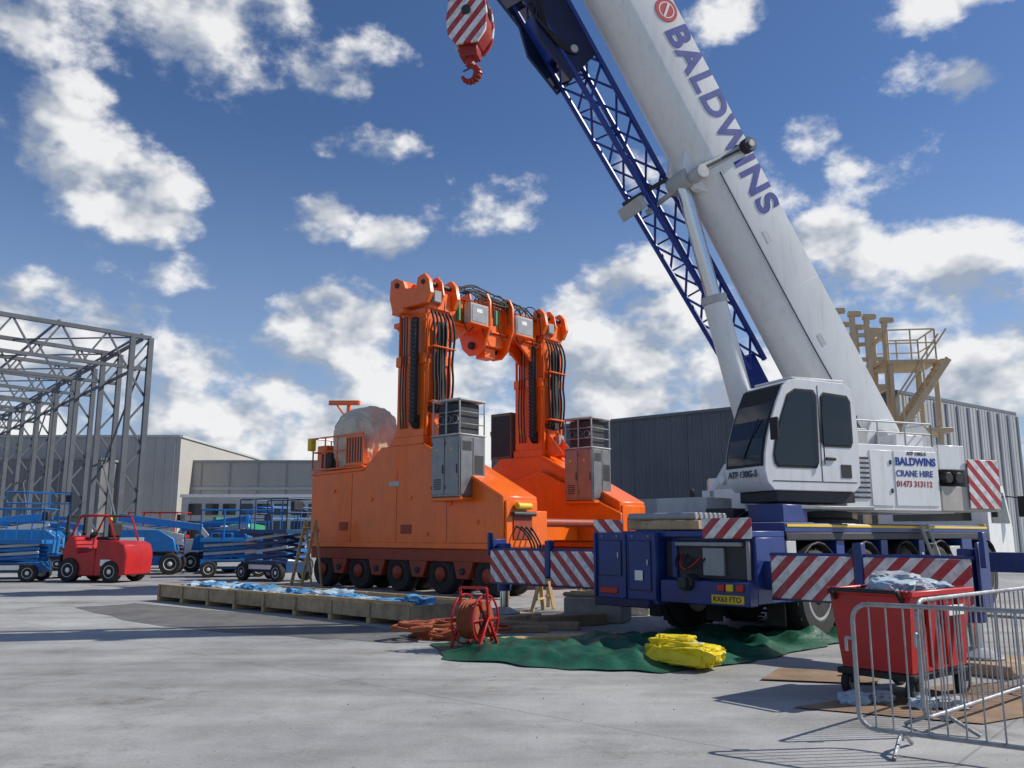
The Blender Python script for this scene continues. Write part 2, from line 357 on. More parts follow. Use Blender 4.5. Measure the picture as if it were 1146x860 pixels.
# ================================================================ GANTRY
G=Obj('gantry_crane',(-3.3,24.5,0),R(-41.35),bev=.02)
def gbox(y0,y1):
    prof=[(-4.1,1.2),(-4.1,3.5),(-1.5,3.55),(-.75,4.1),(1.1,4.1),(4.1,2.55),(4.1,1.2)]
    G.prism('base_box',ORANGE,prof,y0,y1)
    yy=y0-.02
    G.bb('base_trim',ORANGE,-4.12,4.12,yy-.03,yy+.03,1.2,1.36)
    G.beam('base_trim',ORANGE,(1.1,yy,4.06),(4.1,yy,2.51),.06,.10)
    G.beam('base_trim',ORANGE,(-4.1,yy,3.46),(-1.5,yy,3.51),.06,.10)
    for x in (-2.05,.0,2.05): G.bb('weld_seam',ORANGE2,x-.008,x+.008,y0-.006,y0,1.36,3.4 if x<1 else 3.3)
    G.bb('end_plate',ORANGE,4.1,4.16,y0+.05,y1-.05,1.25,2.45)
    G.bb('end_plate',ORANGE2,4.16,4.19,y0+.3,y1-.3,1.45,2.1)
    G.bb('bogie_frame',ORANGE2,-4.0,4.0,y0+.3,y1-.3,.55,1.2)
    G.bb('bogie_skirt',ORANGE2,-4.05,4.05,y0+.03,y0+.08,.86,1.2)
    for i in range(5):
        x=-3.5+1.75*i
        G.wheel('wheel',(x,y0+.32,.53),(0,-1,0),.53,.42,DARK)
        G.wheel('wheel',(x,y1-.28,.53),(0,1,0),.53,.42,DARK)
        G.lathe('hub',ORANGE2,(x,y0+.12,.53),(0,-1,0),[(.2,0),(.2,.06),(.1,.12),(.02,.13)],14)
        G.prism('axle_guard',ORANGE2,[(x+.5,.88),(x+.66,.42),(x+1.09,.42),(x+1.25,.88)],y0+.04,y0+.3)
        G.cyl('guard_pin',DARK,(x+.875,y0+.03,.62),(x+.875,y0-.02,.62),.09)
    for x,z in ((-2.9,2.9),(-1.1,2.6),(.6,2.6),(2.2,2.4),(3.2,1.9),(-3.7,1.7),(1.3,1.6),(3.6,1.5)):
        G.cyl('bolt_boss',ORANGE,(x,y0,z),(x,y0-.04,z),.06)
    G.bb('name_plate',LGREY,-.35,.1,y0-.012,y0,2.95,3.08)
gbox(0,1.35); gbox(5.25,6.6)
G.bb('hatch',ORANGE2,-2.6,-2.2,-.02,0,1.7,1.95); G.bb('hatch',ORANGE2,.2,.65,-.02,0,1.6,1.85)
for y0 in (.12,5.42):
    y1=y0+1.05
    x0,x1=-.2,.95
    G.bb('column_outer',ORANGE,x0,x1,y0,y1,4.1,6.6)
    G.bb('column_collar',ORANGE,x0-.06,x1+.06,y0-.06,y1+.06,6.45,6.75)
    G.bb('column_collar',ORANGE,x0-.06,x1+.06,y0-.06,y1+.06,4.1,4.35)
    G.bb('column_inner',ORANGE,x0+.06,x1-.06,y0+.06,y1-.06,6.75,8.3)
    for xx in (x0-.03,x1+.03):
        for yy in (y0+.08,y1-.08): G.bb('guide_rail',ORANGE,xx-.03,xx+.03,yy-.05,yy+.05,4.35,8.2)
    G.prism('gusset',ORANGE,[(x1,4.1),(x1,5.0),(x1+.75,4.12)],y0+.2,y0+.26); G.prism('gusset',ORANGE,[(x1,4.1),(x1,5.0),(x1+.75,4.12)],y1-.26,y1-.2)
    G.prism('gusset',ORANGE,[(x0,4.1),(x0,5.0),(x0-.6,4.1)],y0+.2,y0+.26)
    G.bb('cable_chain',BLACK,x0+.78,x0+.98,y0-.24,y0-.08,4.7,7.8)
    for k in range(24): G.bb('chain_link',DARK,x0+.77,x0+.99,y0-.25,y0-.24,4.75+.125*k,4.83+.125*k)
    G.lathe('cable_chain_loop',BLACK,(x0+.78,y0-.02,4.75),(1,0,0),[(.2,0),(.2,.2)],18)
    G.bb('cable_chain',BLACK,x1+.1,x1+.26,y0+.35,y0+.6,5.0,7.7)
    for k in range(6):
        y=y0+.12+.15*k
        G.hose('hydraulic_hose',BLACK,[(x1+.12,y,8.0),(x1+.3+.02*k,y,7.6),(x1+.22,y+random.uniform(-.05,.05),6.5),(x1+.28,y+.03,5.4+.12*k),(x1+.16,y,4.9),(x1+.05,y,5.2)],.034)
    for k in range(3):
        G.hose('hydraulic_hose',DARK,[(x0+.2+.12*k,y0-.03,4.6),(x0+.2+.12*k,y0-.12,5.5),(x0+.25+.1*k,y0-.07,6.9),(x0+.3+.1*k,y0-.14,7.9)],.02)
    for z in (5.3,6.9): G.bb('hose_clamp',ORANGE,x1,x1+.33,y0+.05,y0+.95,z,z+.05)
    G.bb('junction_box',GREY,x1+.01,x1+.2,y0+.65,y0+.95,4.5,4.85); G.bb('warning_label',YELP,x0+.1,x0+.25,y0-.008,y0-.001,4.9,5.1)
    hp=[(x0-.25,8.2),(x0-.38,8.6),(x0-.34,9.15),(x0-.1,9.2),(x0+.22,9.05),(x0+.34,8.8),(x1-.35,8.75),(x1-.28,9.05),(x1,9.12),(x1+.2,8.9),(x1+.28,8.5),(x1+.12,8.2)]
    G.prism('head',ORANGE,hp,y0-.1,y0+.06); G.prism('head',ORANGE,hp,y1-.06,y1+.1); G.prism('head',ORANGE,hp,y0+.42,y0+.5)
    G.bb('head_block',ORANGE,x0-.1,x1+.05,y0+.06,y1-.06,8.1,8.66)
    G.bb('head_cap',ORANGE,x0-.3,x0+.1,y0+.08,y1-.08,8.85,9.12)
    G.cyl('head_pin',DARK,(x0-.02,y0-.16,8.95),(x0-.02,y1+.16,8.95),.08)
    G.cyl('head_pin',DARK,(x1-.02,y0-.16,8.85),(x1-.02,y1+.16,8.85),.07)
    G.bb('side_bracket',ORANGE,x0-.5,x0,y0+.2,y0+.5,7.75,7.9); G.beam('side_bracket',ORANGE,(x0-.5,y0+.35,7.8),(x0,y0+.35,7.35),.08)
    G.bb('side_bracket',ORANGE,x0+.1,x0+.6,y0-.4,y0-.1,7.95,8.1)
    G.bb('valve_cover',GREY,x1+.06,x1+.25,y0+.1,y0+.4,8.25,8.6)
G.bb('cross_beam',ORANGE,.0,.75,1.3,5.4,7.95,8.7)
G.bb('cross_beam_flange',ORANGE,-.08,.83,1.3,5.4,8.7,8.77); G.bb('cross_beam_flange',ORANGE,-.08,.83,1.3,5.4,7.88,7.95)
for y in (1.6,1.9,2.5,3.9,4.5,5.0): G.bb('beam_rib',ORANGE,.75,.82,y,y+.05,7.95,8.7)
for y0,y1,s_ in ((1.2,2.3,1),(5.4,4.4,-1)):
    for x in (.05,.62):
        G.hexa('haunch',ORANGE,[(x,y0,7.2),(x+.1,y0,7.2),(x+.1,y0+.1*s_,7.2),(x,y0+.1*s_,7.2),(x,y0,7.88),(x+.1,y0,7.88),(x+.1,y1,7.88),(x,y1,7.88)])
for y in (2.68,3.75):
    G.prism('trolley_cheek',ORANGE,[(-.3,8.0),(-.25,8.95),(-.1,9.2),(.2,9.2),(.25,8.9),(.6,8.9),(.65,9.15),(.95,9.1),(1.1,8.8),(1.12,8.0),(.85,7.35),(.6,7.15),(.2,7.15),(-.1,7.4)],y,y+.1)
G.cyl('trolley_pin',DARK,(.38,2.55,7.45),(.38,3.98,7.45),.12); G.cyl('trolley_pin',DARK,(.85,2.6,8.95),(.85,3.93,8.95),.07)
G.bb('trolley_block',ORANGE,.05,.75,2.79,3.75,7.45,7.87); G.bb('trolley_block',ORANGE,.1,.7,2.79,3.75,8.79,9.0)
G.bb('trolley_hanger',ORANGE,.2,.6,3.0,3.5,7.1,7.44)
for y0,y1 in ((1.8,2.6),(3.92,4.75)):
    G.bb('control_box',LGREY,.84,1.14,y0,y1,7.95,8.58); G.bb('control_box_door',GREY,1.142,1.155,y0+.05,y1-.05,8.0,8.53); G.bb('control_box_label',WHITE,1.156,1.16,y0+.25,y0+.5,8.3,8.42)
    G.bb('box_shelf',ORANGE,.83,1.2,y0-.05,y1+.05,7.89,7.94)
G.bb('green_valve',GREENM,.84,1.0,1.42,1.52,7.95,8.6); G.bb('green_valve',GREENM,.84,.98,3.1,3.2,8.1,8.6)
for k in range(9):
    a=1.2+random.random()*.6; b_=3+random.random()*2
    G.hose('beam_hose',BLACK if k%3 else DARK,[(.9,a,8.85),(1.0,a+.5,9.0+.03*k),(.95,(a+b_)/2,8.72+.05*k),(1.0,b_,8.95),(.9,b_+.3,8.6)],.02)
for k in range(12):
    y=random.uniform(.1,6.2); h=random.uniform(9.0,9.25); G.hose('loop_hose',DARK,[(.3,y,8.7),(.5,y+.1,h),(.8,y+.3,h),(1.0,y+.4,8.6),(1.0,y+.35,8.1)],.018)
for k in range(5):
    y=1.6+.8*k; G.hose('hanging_hose',BLACK,[(1.0,y,8.1),(1.0,y+.1,7.75),(.95,y+.35,7.65),(.9,y+.6,7.95)],.018)
for k in range(6):
    y=random.uniform(.2,6.4); G.bb('valve_block',GREY,.2,.5,y,y+.22,8.78,8.98)
def cabinet(x0,x1,y0,y1,zb,zt):
    zs=zb+(zt-zb)*.62
    G.bb('cabinet_lower',CAB,x0,x1,y0,y1,zb,zs)
    n=2
    for i in range(n):
        a=x0+(x1-x0)*i/n; b_=x0+(x1-x0)*(i+1)/n
        G.bb('cabinet_door',CAB,a+.02,b_-.02,y0-.02,y0-.002,zb+.06,zs-.04)
        G.bb('cabinet_handle',DARK,b_-.08,b_-.05,y0-.045,y0-.02,zb+.6,zb+.85)
        G.bb('cabinet_label',YELP,a+.2,a+.27,y0-.024,y0-.021,zs-.4,zs-.33)
        for zz in (zb+.2,zs-.25): G.bb('cabinet_hinge',DARK,a+.03,a+.05,y0-.035,y0-.02,zz,zz+.1)
    for j in range(5): G.bb('door_louvre',DARK,x0+.12,x0+.4,y0-.024,y0-.0205,zb+.2+.06*j,zb+.23+.06*j)
    G.bb('cabinet_side_door',CAB,x1+.002,x1+.02,y0+.05,(y0+y1)/2-.01,zb+.06,zs-.04); G.bb('cabinet_side_door',CAB,x1+.002,x1+.02,(y0+y1)/2+.01,y1-.05,zb+.06,zs-.04)
    G.bb('cabinet_vent',DARK,x1+.021,x1+.028,y0+.1,(y0+y1)/2-.06,zs-.4,zs-.15); G.bb('cabinet_vent',DARK,x1+.021,x1+.028,(y0+y1)/2+.06,y1-.1,zb+.6,zb+1.1)
    G.bb('cooler_core',DARK,x0+.12,x1-.12,y0+.12,y1-.12,zs+.05,zt-.1)
    for x in (x0,(x0+x1)/2-.025,x1-.05):
        for y in (y0,y1-.05): G.bb('cooler_frame',LGREY,x,x+.05,y,y+.05,zs+.05,zt-.06)
    G.bb('cooler_top',LGREY,x0-.02,x1+.02,y0-.02,y1+.02,zt-.06,zt); G.bb('cooler_base',LGREY,x0-.02,x1+.02,y0-.02,y1+.02,zs,zs+.05)
    for z in (zs+.3,zs+.62):
        G.bb('cooler_shelf',GREY,x0+.05,x1-.05,y0+.01,y0+.04,z,z+.03); G.bb('cooler_shelf',GREY,x1-.05,x1-.01,y0+.05,y1-.05,z,z+.03)
    for i in range(3): G.lathe('cooler_fan',GREY,(x0+.26+.27*i,y0+.115,zs+.45),(0,-1,0),[(.11,0),(.11,.04),(.095,.04),(.095,.01)],18,caps=False)
    for k in range(5): G.hose('cabinet_cable',BLACK,[(x0+.15+.15*k,y1-.1,zb+.05),(x0+.2+.15*k,y1+.1,zb-.1),(x0+.1*k,y1+.25,zb+.3),(x0-.3,y1+.3,zb+.7+.05*k)],.018)
    G.bb('cabinet_bracket',ORANGE,x0-.05,x1+.05,y0+.02,y1,zb-.1,zb-.005)
cabinet(1.95,3.0,-.5,.5,2.55,5.15)
cabinet(2.4,3.45,4.75,5.75,2.6,5.15)
G.bb('rear_cabinet',mat('brown_grey_cabinet',(.16,.13,.11),.5),-1.35,-.4,5.4,6.3,4.1,5.7); G.bb('rear_cabinet_door',DARK,-1.3,-.45,5.385,5.398,4.2,5.6)
G.bb('platform',ORANGE,-4.15,-1.5,-.05,1.5,3.56,3.62)
G.rail('platform_rail',ORANGE,[(-1.6,0,3.6),(-4.1,0,3.6),(-4.1,1.4,3.6)],1.0,.025,posts=.6)
G.bb('rail_grille',ORANGE,-2.4,-1.55,-.03,.0,3.65,4.6)
for i in range(6): G.bb('rail_grille_slot',DARK,-2.34+.13*i,-2.27+.13*i,-.036,-.031,3.73,4.5)
G.blob('wrapped_tank',WRAP,(-2.65,.95,4.5),(1.05,.8,1.0),.14,1.6,5,seed=3,e=.6)
G.bb('yellow_lamp',YELP,-4.15,-3.95,-.2,.0,4.2,4.6)
G.bb('side_cover',ORANGE,-4.3,-3.8,.3,1.3,3.63,4.4); G.bb('pump_unit',DARK,-3.8,-3.3,.1,.6,3.63,4.1)
G.cyl('jib_post',ORANGE,(-3.9,1.2,3.6),(-3.9,1.2,5.85),.07); G.beam('jib_arm',ORANGE,(-4.7,1.0,5.95),(-3.4,1.25,5.85),.12,.16); G.beam('jib_arm',ORANGE,(-3.9,1.2,5.3),(-4.4,1.1,5.85),.06)
G.bb('lower_tie',ORANGE,-3.9,-3.2,1.35,5.25,1.5,2.4)
G.bb('near_step',ORANGE,3.3,4.0,1.35,1.9,1.3,2.2); G.bb('near_tie',ORANGE,2.2,2.9,1.35,4.7,1.4,2.0)
G.cyl('coupling_ram',ORANGE2,(3.6,1.9,1.9),(3.6,5.2,1.9),.12)
G.prism('inner_fin',ORANGE,[(-1,1.4),(-1,3.0),(1.2,3.6),(4.3,2.2),(4.3,1.4)],4.98,5.08)
G.cyl('yellow_fitting',YELP,(4.25,.35,2.3),(4.25,.9,2.3),.09); G.cyl('valve_pipe',DARK,(4.25,.2,2.1),(4.25,1.1,2.1),.06)
for k in range(4):
    G.hose('ground_hose',BLACK,[(4.15,.4+.2*k,1.8),(4.5,.4+.2*k,1.7-.1*k),(4.55,.7+.1*k,1.1),(4.25,.9,.8)],.025)
G.done()

# ================================================================ MOBILE CRANE
C=Obj('mobile_crane',(2.43,13.07,0),R(45),bev=.012)
STR_L=stripes('chevron_a',(-.707,.707),.30,1.0)
STR_R=stripes('chevron_b',(-.707,.707),.30,-1.0)
C.bb('chassis_frame',BLUE,.1,12.0,-.6,.6,.75,1.5)
C.bb('deck',BLUE,.9,10.4,-1.37,1.37,1.62,1.76)
C.bb('deck_tread',GREY,1.0,10.3,-1.25,1.25,1.76,1.772)
C.bb('deck_edge_strip',YELP,.95,10.3,-1.385,-1.372,1.70,1.745)
C.bb('deck_edge_under',DARK,.95,10.3,-1.37,-1.3,1.5,1.62)
C.bb('rear_box',BLUE,.05,.9,-1.36,1.36,.62,1.55)
C.bb('rear_panel',BLUE,-.2,.05,.15,1.36,.55,1.62)
C.bb('rear_panel_step',NAVYD,-.3,-.2,.25,1.3,.5,.62)
C.bb('rear_panel_rib',BLUE,-.23,-.2,.72,.78,.62,1.6); C.bb('rear_panel_rib',BLUE,-.24,-.2,.15,.2,.62,1.62); C.bb('rear_panel_rib',BLUE,-.24,-.2,1.31,1.36,.62,1.62)
C.bb('rear_panel_recess',BLUE,-.215,-.2,.26,.68,.75,1.5); C.bb('rear_panel_recess',BLUE,-.215,-.2,.82,1.27,.95,1.5)
for a,b_,z0,z1 in ((.26,.68,.75,1.5),(.82,1.27,.95,1.5)):
    for y in (a,b_-.012): C.bb('hatch_seam',NAVYD,-.219,-.2155,y,y+.012,z0,z1)
    for z in (z0,z1-.012): C.bb('hatch_seam',NAVYD,-.2192,-.2157,a,b_,z,z+.012)
    C.bb('hatch_latch',LGREY,-.235,-.219,a+.04,a+.07,(z0+z1)/2,(z0+z1)/2+.09)
for yy in (.3,.6,.9,1.2): C.cyl('panel_bolt',GREY,(-.2,yy,1.56),(-.225,yy,1.56),.02,seg=8)
C.bb('rear_recess',DARK,.0,.05,-1.3,.12,.95,1.5)
C.bb('recess_frame',GREY,-.03,.0,-1.3,-1.24,.95,1.5); C.bb('recess_frame',GREY,-.06,.0,-.9,-.55,1.0,1.4); C.bb('recess_frame',BLUE,-.04,.0,-.1,.0,.95,1.5)
C.bb('rear_pipe',GREY,-.1,0.0,-1.2,-.1,1.42,1.48)
C.cyl('towing_coupling',DARK,(-.25,-.35,.9),(.05,-.35,.9),.12); C.bb('towing_jaw',DARK,-.33,-.25,-.42,-.28,.82,.98)
for k in range(3): C.hose('air_line',(BLACK,RED,BLACK)[k],[(.0,-.1-.08*k,1.3),(-.18,-.12-.08*k,1.15),(-.2,-.3-.08*k,1.05),(-.05,-.4-.1*k,1.25)],.014)
C.bb('rear_bumper',BLUE,-.18,.05,-1.36,.12,.6,.93)
C.bb('rear_shelf',BLUE,-.1,.9,-1.36,1.36,1.55,1.64)
for a,c_ in ((-1.28,REDL),(-1.12,YELP),(-.98,REDL)): C.bb('tail_lights',c_,-.21,-.18,a,a+.12,.80,.90)
C.bb('tail_lights',REDL,-.22,-.2,.9,1.25,.68,.78)
C.bb('number_plate',YELP,-.20,-.182,-1.28,-.76,.63,.75)
C.text('plate_text','RX63 FTO',DARK,(-.204,-.79,.66),(0,-1,0),(0,0,1),.10,.002,.001)
C.bb('rear_sticker',WHITE,-.235,-.23,.4,.55,.9,1.05)
for y in (-1.25,-.2,1.2): C.bb('mud_flap',BLACK,1.0,1.03,y-.25 if y>0 else y,y if y>0 else y+.3,.25,.9)
C.poly('rear_chevron',STR_R,[(-.12,.85,1.53),(-.12,1.45,1.53),(-.12,1.45,1.82),(-.12,.85,1.82)],(.02,0,0))
C.poly('rear_chevron',STR_L,[(-.12,-.6,1.53),(-.12,-1.4,1.53),(-.12,-1.4,1.82),(-.12,-.6,1.82)],(.02,0,0))
for i in range(7): C.cyl('deck_rollers',GREY,(.0+.13*i,-.45,1.86),(.0+.13*i,.8,1.86),.055)
C.bb('deck_mat',WOOD,-.05,.9,-.5,.82,1.66,1.80)
C.bb('deck_toolbox',BLUE,1.2,2.0,-1.2,-.6,1.775,2.05); C.bb('deck_toolbox',LGREY,1.3,2.1,.2,1.2,1.775,2.2); C.bb('deck_valve',DARK,1.1,1.5,-.4,.1,1.775,2.0)
for k in range(5): C.hose('deck_hose',BLACK,[(.95,-.5+.2*k,1.8),(1.4,-.45+.2*k,1.98),(2.2,-.2+.1*k,1.9),(2.9,.0+.1*k,1.95)],.02)
C.bb('side_locker',LGREY,.95,1.25,-1.36,-1.0,.95,1.5)
for yy in (-1,1):
    for x in (2.0,3.8,5.6,7.4,10.3):
        C.wheel('wheel',(x,yy*1.1,.68),(0,yy,0),.68,.48,LGREY,32)
        C.lathe('wheel_nuts',DARK,(x,yy*1.31,.68),(0,yy,0),[(.16,0),(.15,.03),(.08,.05),(.02,.05)],12)
        for k in range(10):
            a=k*math.pi/5; C.cyl('wheel_bolt',DARK,(x+.26*math.cos(a),yy*1.2,.68+.26*math.sin(a)),(x+.26*math.cos(a),yy*1.25,.68+.26*math.sin(a)),.018,seg=6)
        for k in range(36):
            a=k*math.pi/18; ca,sa=math.cos(a),math.sin(a)
            for o1 in (.89,1.21): C.beam('tyre_lug',TYRE,(x+ca*.675,yy*o1,.68+sa*.675),(x+ca*.695,yy*o1,.68+sa*.695),.05,.18 if k%2 else .14,up=(0,1,0))
        pts=[]
        for k in range(9):
            a=math.pi*(.12+.76*k/8); pts.append((x+math.cos(a)*.78,.68+math.sin(a)*.80))
        inner=[(x+(p[0]-x)*.96,.68+(p[1]-.68)*.96) for p in pts[::-1]]
        C.prism('mudguard',BLACK,pts+inner,yy*.86,yy*1.36)
for x in (2.0,3.8,5.6,7.4,10.3): C.bb('axle_beams',DARK,x-.1,x+.1,-1,1,.58,.78)
C.bb('fuel_tank',LGREY,7.95,8.55,-1.34,-.7,.6,1.35)
C.bb('tool_locker',BLUE,1.0,1.3,-1.3,-.95,.6,.95)
for x in (2.75,4.55,6.35): C.bb('frame_locker',BLUE,x,x+.3,-1.3,-.7,1.0,1.5); C.bb('locker_handle',LGREY,x+.1,x+.2,-1.315,-1.30,1.2,1.24)
for x in (6.15,6.5): C.beam('ladder',LGREY,(x,-1.85,.35),(x,-1.42,1.78),.04,.06)
for k in range(6):
    t=k/5.5; C.beam('ladder',LGREY,(6.15,-1.85+.43*t,.4+1.4*t),(6.5,-1.85+.43*t,.4+1.4*t),.03)
def outrig(x,sg,ext=2.72,chev=True):
    y0=sg*1.3
    C.bb('outrigger_beam',BLUE,x-.2,x+.2,*sorted((y0,sg*(1.375+ext*.55))),.82,1.22)
    C.bb('outrigger_beam_inner',BLUE,x-.15,x+.15,*sorted((y0,sg*(1.375+ext))),.87,1.17)
    ye=sg*(1.375+ext)
    C.cyl('outrigger_jack',BLUE,(x,ye,.55),(x,ye,1.42),.13); C.cyl('outrigger_jack_rod',CHROME,(x,ye,.2),(x,ye,.6),.08)
    C.lathe('outrigger_foot',GREY,(x,ye,.14),(0,0,1),[(.3,0),(.3,.03),(.14,.1),(.1,.12)],18)
    C.bb('outrigger_pad',WOOD,x-.5,x+.5,ye-.5,ye+.5,.0,.14)
    C.bb('outrigger_cap',BLUE,x-.2,x+.2,*sorted((ye+sg*.13,ye+sg*.17)),.7,1.5)
    if chev:
        xf=x-.27
        for a,b_ in ((1.5,2.68),(2.8,1.375+ext+.1)):
            mt=STR_L if sg<0 else STR_R
            C.poly('outrigger_chevron',mt,[(xf,sg*a,.72),(xf,sg*b_,.72),(xf,sg*b_,1.30),(xf,sg*a,1.30)],(.03,0,0))
            C.bb('chevron_frame',BLUE,xf+.03,xf+.07,*sorted((sg*(a-.03),sg*(b_+.03))),.69,.73)
            C.bb('chevron_frame',BLUE,xf+.03,xf+.07,*sorted((sg*(a-.03),sg*(b_+.03))),1.29,1.34)
        C.bb('chevron_post',BLUE,xf-.02,xf+.12,*sorted((sg*2.68,sg*2.80)),.85,1.48)
        C.bb('chevron_post',BLUE,xf-.02,xf+.1,*sorted((sg*4.2,sg*4.26)),1.2,1.62)
outrig(.45,1); outrig(.45,-1,2.62); outrig(8.9,-1,2.7,False); outrig(8.9,1,2.7,False)
C.bb('front_outrigger_box',BLUE,8.62,9.25,-1.36,1.36,.7,1.6)
C.prism('driver_cab',WHITE,[(10.9,.9),(10.9,2.7),(11.1,2.78),(12.3,2.74),(12.75,1.75),(12.8,.7),(11.8,.7)],-1.25,1.25)
C.poly('driver_cab_glass',GLASS,[(11.15,-1.256,1.85),(11.15,-1.256,2.6),(12.2,-1.256,2.58),(12.55,-1.256,1.85)],(0,-.006,0))
C.poly('driver_cab_rear_glass',GLASS,[(10.894,-.9,1.9),(10.894,.9,1.9),(10.894,.9,2.55),(10.894,-.9,2.55)],(-.006,0,0))
C.beam('mirror_arm',BLACK,(12.4,-1.25,2.5),(12.5,-1.6,2.45),.03); C.bb('mirror',BLACK,12.42,12.5,-1.72,-1.5,2.0,2.5)
C.bb('cab_front_lights',YELP,10.8,10.9,-1.2,-1.05,1.7,1.82)

# ---- superstructure
SUP=((5.3,15.95,0),math.atan2(-.37,-.93))
C.frame(*SUP)
C.lathe('slew_ring',DARK,(0,0,1.77),(0,0,1),[(1.05,0),(1.05,.08),(.95,.1),(.95,.22)],32)
C.bb('upper_frame',WHITE,-3.0,1.5,-.85,.85,1.98,2.4)
for y in (-.6,.45): C.prism('upper_nose',WHITE,[(1.5,2.0),(1.5,2.4),(1.15,2.9),(.3,2.9),(.3,2.0)],y,y+.15)
C.cyl('ram_pin',DARK,(.75,-.65,2.65),(.75,.65,2.65),.09)
for y in (-.66,.56): C.prism('boom_bracket',WHITE,[(-2.6,2.4),(-2.2,3.2),(-1.75,3.75),(-1.3,3.7),(-1.05,3.2),(-.6,2.4)],y,y+.1)
C.cyl('boom_pivot',GREY,(-1.5,-.72,3.4),(-1.5,.72,3.4),.13)
cabp=[(.22,2.4),(.2,3.1),(.22,3.85),(.30,4.0),(.46,4.09),(1.40,4.11),(1.58,4.08),(1.72,3.98),(1.85,3.72),(1.97,3.42),(2.07,3.12),(2.13,2.85),(2.15,2.6),(2.1,2.4),(1.98,2.28),(.34,2.28)]
C.prism('operator_cab',WHITE,cabp,.82,1.86)
C.bb('cab_support',DARK,.3,1.9,.85,1.8,2.1,2.28); C.bb('cab_step',GREY,.1,2.0,1.5,2.0,1.98,2.04)
def side(part,m,pts,y=1.862,t=.006): C.poly(part,m,[(x,y,z) for x,z in pts],(0,t,0))
side('cab_seal',BLACK,[(.38,3.0),(.33,3.1),(.33,3.78),(.40,3.88),(.90,3.91),(.97,3.83),(1.02,3.1),(.95,3.0)]); side('cab_side_glass',GLASS,[(.40,3.04),(.37,3.1),(.37,3.77),(.42,3.84),(.89,3.87),(.93,3.8),(.98,3.11),(.94,3.04)],1.869,.004)
sg_=[(1.12,2.64),(1.06,2.74),(1.04,3.85),(1.10,3.94),(1.48,3.94),(1.64,3.84),(1.80,3.46),(1.92,3.12),(1.98,2.84),(1.96,2.70),(1.90,2.64)]
side('cab_seal',BLACK,sg_); side('cab_side_glass',GLASS,[(1.5+(x-1.5)*.93,3.28+(z-3.28)*.94) for x,z in sg_],1.869,.004)
side('door_gap',DARK,[(.30,2.42),(.30,2.435),(2.0,2.435),(2.0,2.42)],1.862,.003); side('door_gap',DARK,[(1.005,2.435),(1.005,4.02),(1.02,4.02),(1.02,2.435)],1.862,.003)
side('door_handle',BLACK,[(.72,2.78),(.72,2.83),(.94,2.83),(.94,2.78)],1.862,.03)
side('cab_grille',DARK,[(.4,2.5),(.4,2.72),(.62,2.72),(.62,2.5)],1.862,.006)
C.beam('cab_handrail',BLACK,(.99,1.91,2.7),(.99,1.91,3.85),.025)
def screen(part,m,y0,y1,prof,off):
    for (xa,za),(xb,zb) in zip(prof[:-1],prof[1:]):
        d=Vector((xb-xa,0,zb-za)).normalized(); n=Vector((-d.z,0,d.x))
        if n.x<0: n=-n
        a=Vector((xa,0,za))+n*off; b_=Vector((xb,0,zb))+n*off
        C.poly(part,m,[(a.x,y0,a.z),(a.x,y1,a.z),(b_.x,y1,b_.z),(b_.x,y0,b_.z)],n*.004)
wp=[(1.66,4.02),(1.72,3.98),(1.85,3.72),(1.97,3.42),(2.07,3.12),(2.13,2.85),(2.145,2.66)]
screen('windscreen_seal',BLACK,.85,1.83,wp,.004); screen('windscreen',GLASS,.90,1.78,[(1.70,3.97),(1.85,3.70),(1.97,3.42),(2.07,3.12),(2.13,2.85),(2.14,2.70)],.012)
C.beam('wiper',BLACK,(2.17,1.35,2.8),(2.02,1.6,3.45),.02)
C.bb('cab_roof_guard',WHITE,.4,1.5,.86,1.82,4.113,4.15)
C.cyl('beacon',YELP,(.45,1.0,4.15),(.45,1.0,4.3),.07)
C.beam('cab_mirror_arm',BLACK,(1.9,1.86,3.4),(2.15,2.1,3.35),.025); C.bb('cab_mirror',BLACK,2.1,2.15,2.02,2.2,3.05,3.4)
C.text('cab_lettering','ATF 130G-5',DARK,(2.165,.92,2.50),(0,1,0),(0,0,1),.15,.003,.003)
C.cyl('work_lamp',WHITE,(2.08,.7,2.5),(2.16,.7,2.5),.08)
C.prism('engine_housing',WHITE,[(.12,2.0),(.12,3.05),(-.1,3.15),(-1.95,3.15),(-2.05,3.05),(-2.05,2.0)],.7,1.4)
C.bb('engine_door',WHITE,-.95,-.45,1.4,1.415,2.08,3.05); C.bb('engine_door',WHITE,-2.0,-1.0,1.4,1.415,2.08,3.05)
for i in range(9): C.bb('engine_louvre',DARK,-.42,.02,1.402,1.42,2.2+.085*i,2.24+.085*i)
for z in (2.3,2.8): C.bb('door_latch',BLACK,-.93,-.88,1.416,1.43,z,z+.08)
C.text('side_lettering','BALDWINS',NAVY,(-1.02,1.418,2.80),(-1,0,0),(0,0,1),.19,.006,.003)
C.text('side_lettering','CRANE HIRE',NAVY,(-1.02,1.418,2.60),(-1,0,0),(0,0,1),.155,.002,.003)
C.text('side_lettering','01473 313112',RED,(-1.02,1.418,2.42),(-1,0,0),(0,0,1),.145,.002,.003)
C.text('side_lettering','ATF 130G-5',DARK,(-1.3,1.418,2.98),(-1,0,0),(0,0,1),.09,.002,.003)
C.rail('upper_rail',LGREY,[(-.1,1.35,3.15),(-2.0,1.35,3.15),(-2.0,.75,3.15)],.42,.018,posts=.5)
C.bb('upper_top_boxes',WHITE,-.1,.1,.75,1.3,3.15,3.75); C.bb('upper_top_boxes',LGREY,-.65,-.25,.8,1.2,3.15,3.45); C.bb('upper_top_boxes',WHITE,-1.95,-1.3,.75,1.2,3.15,3.38)
C.bb('upper_intake',BLACK,-.55,-.3,.85,1.1,3.45,3.7)
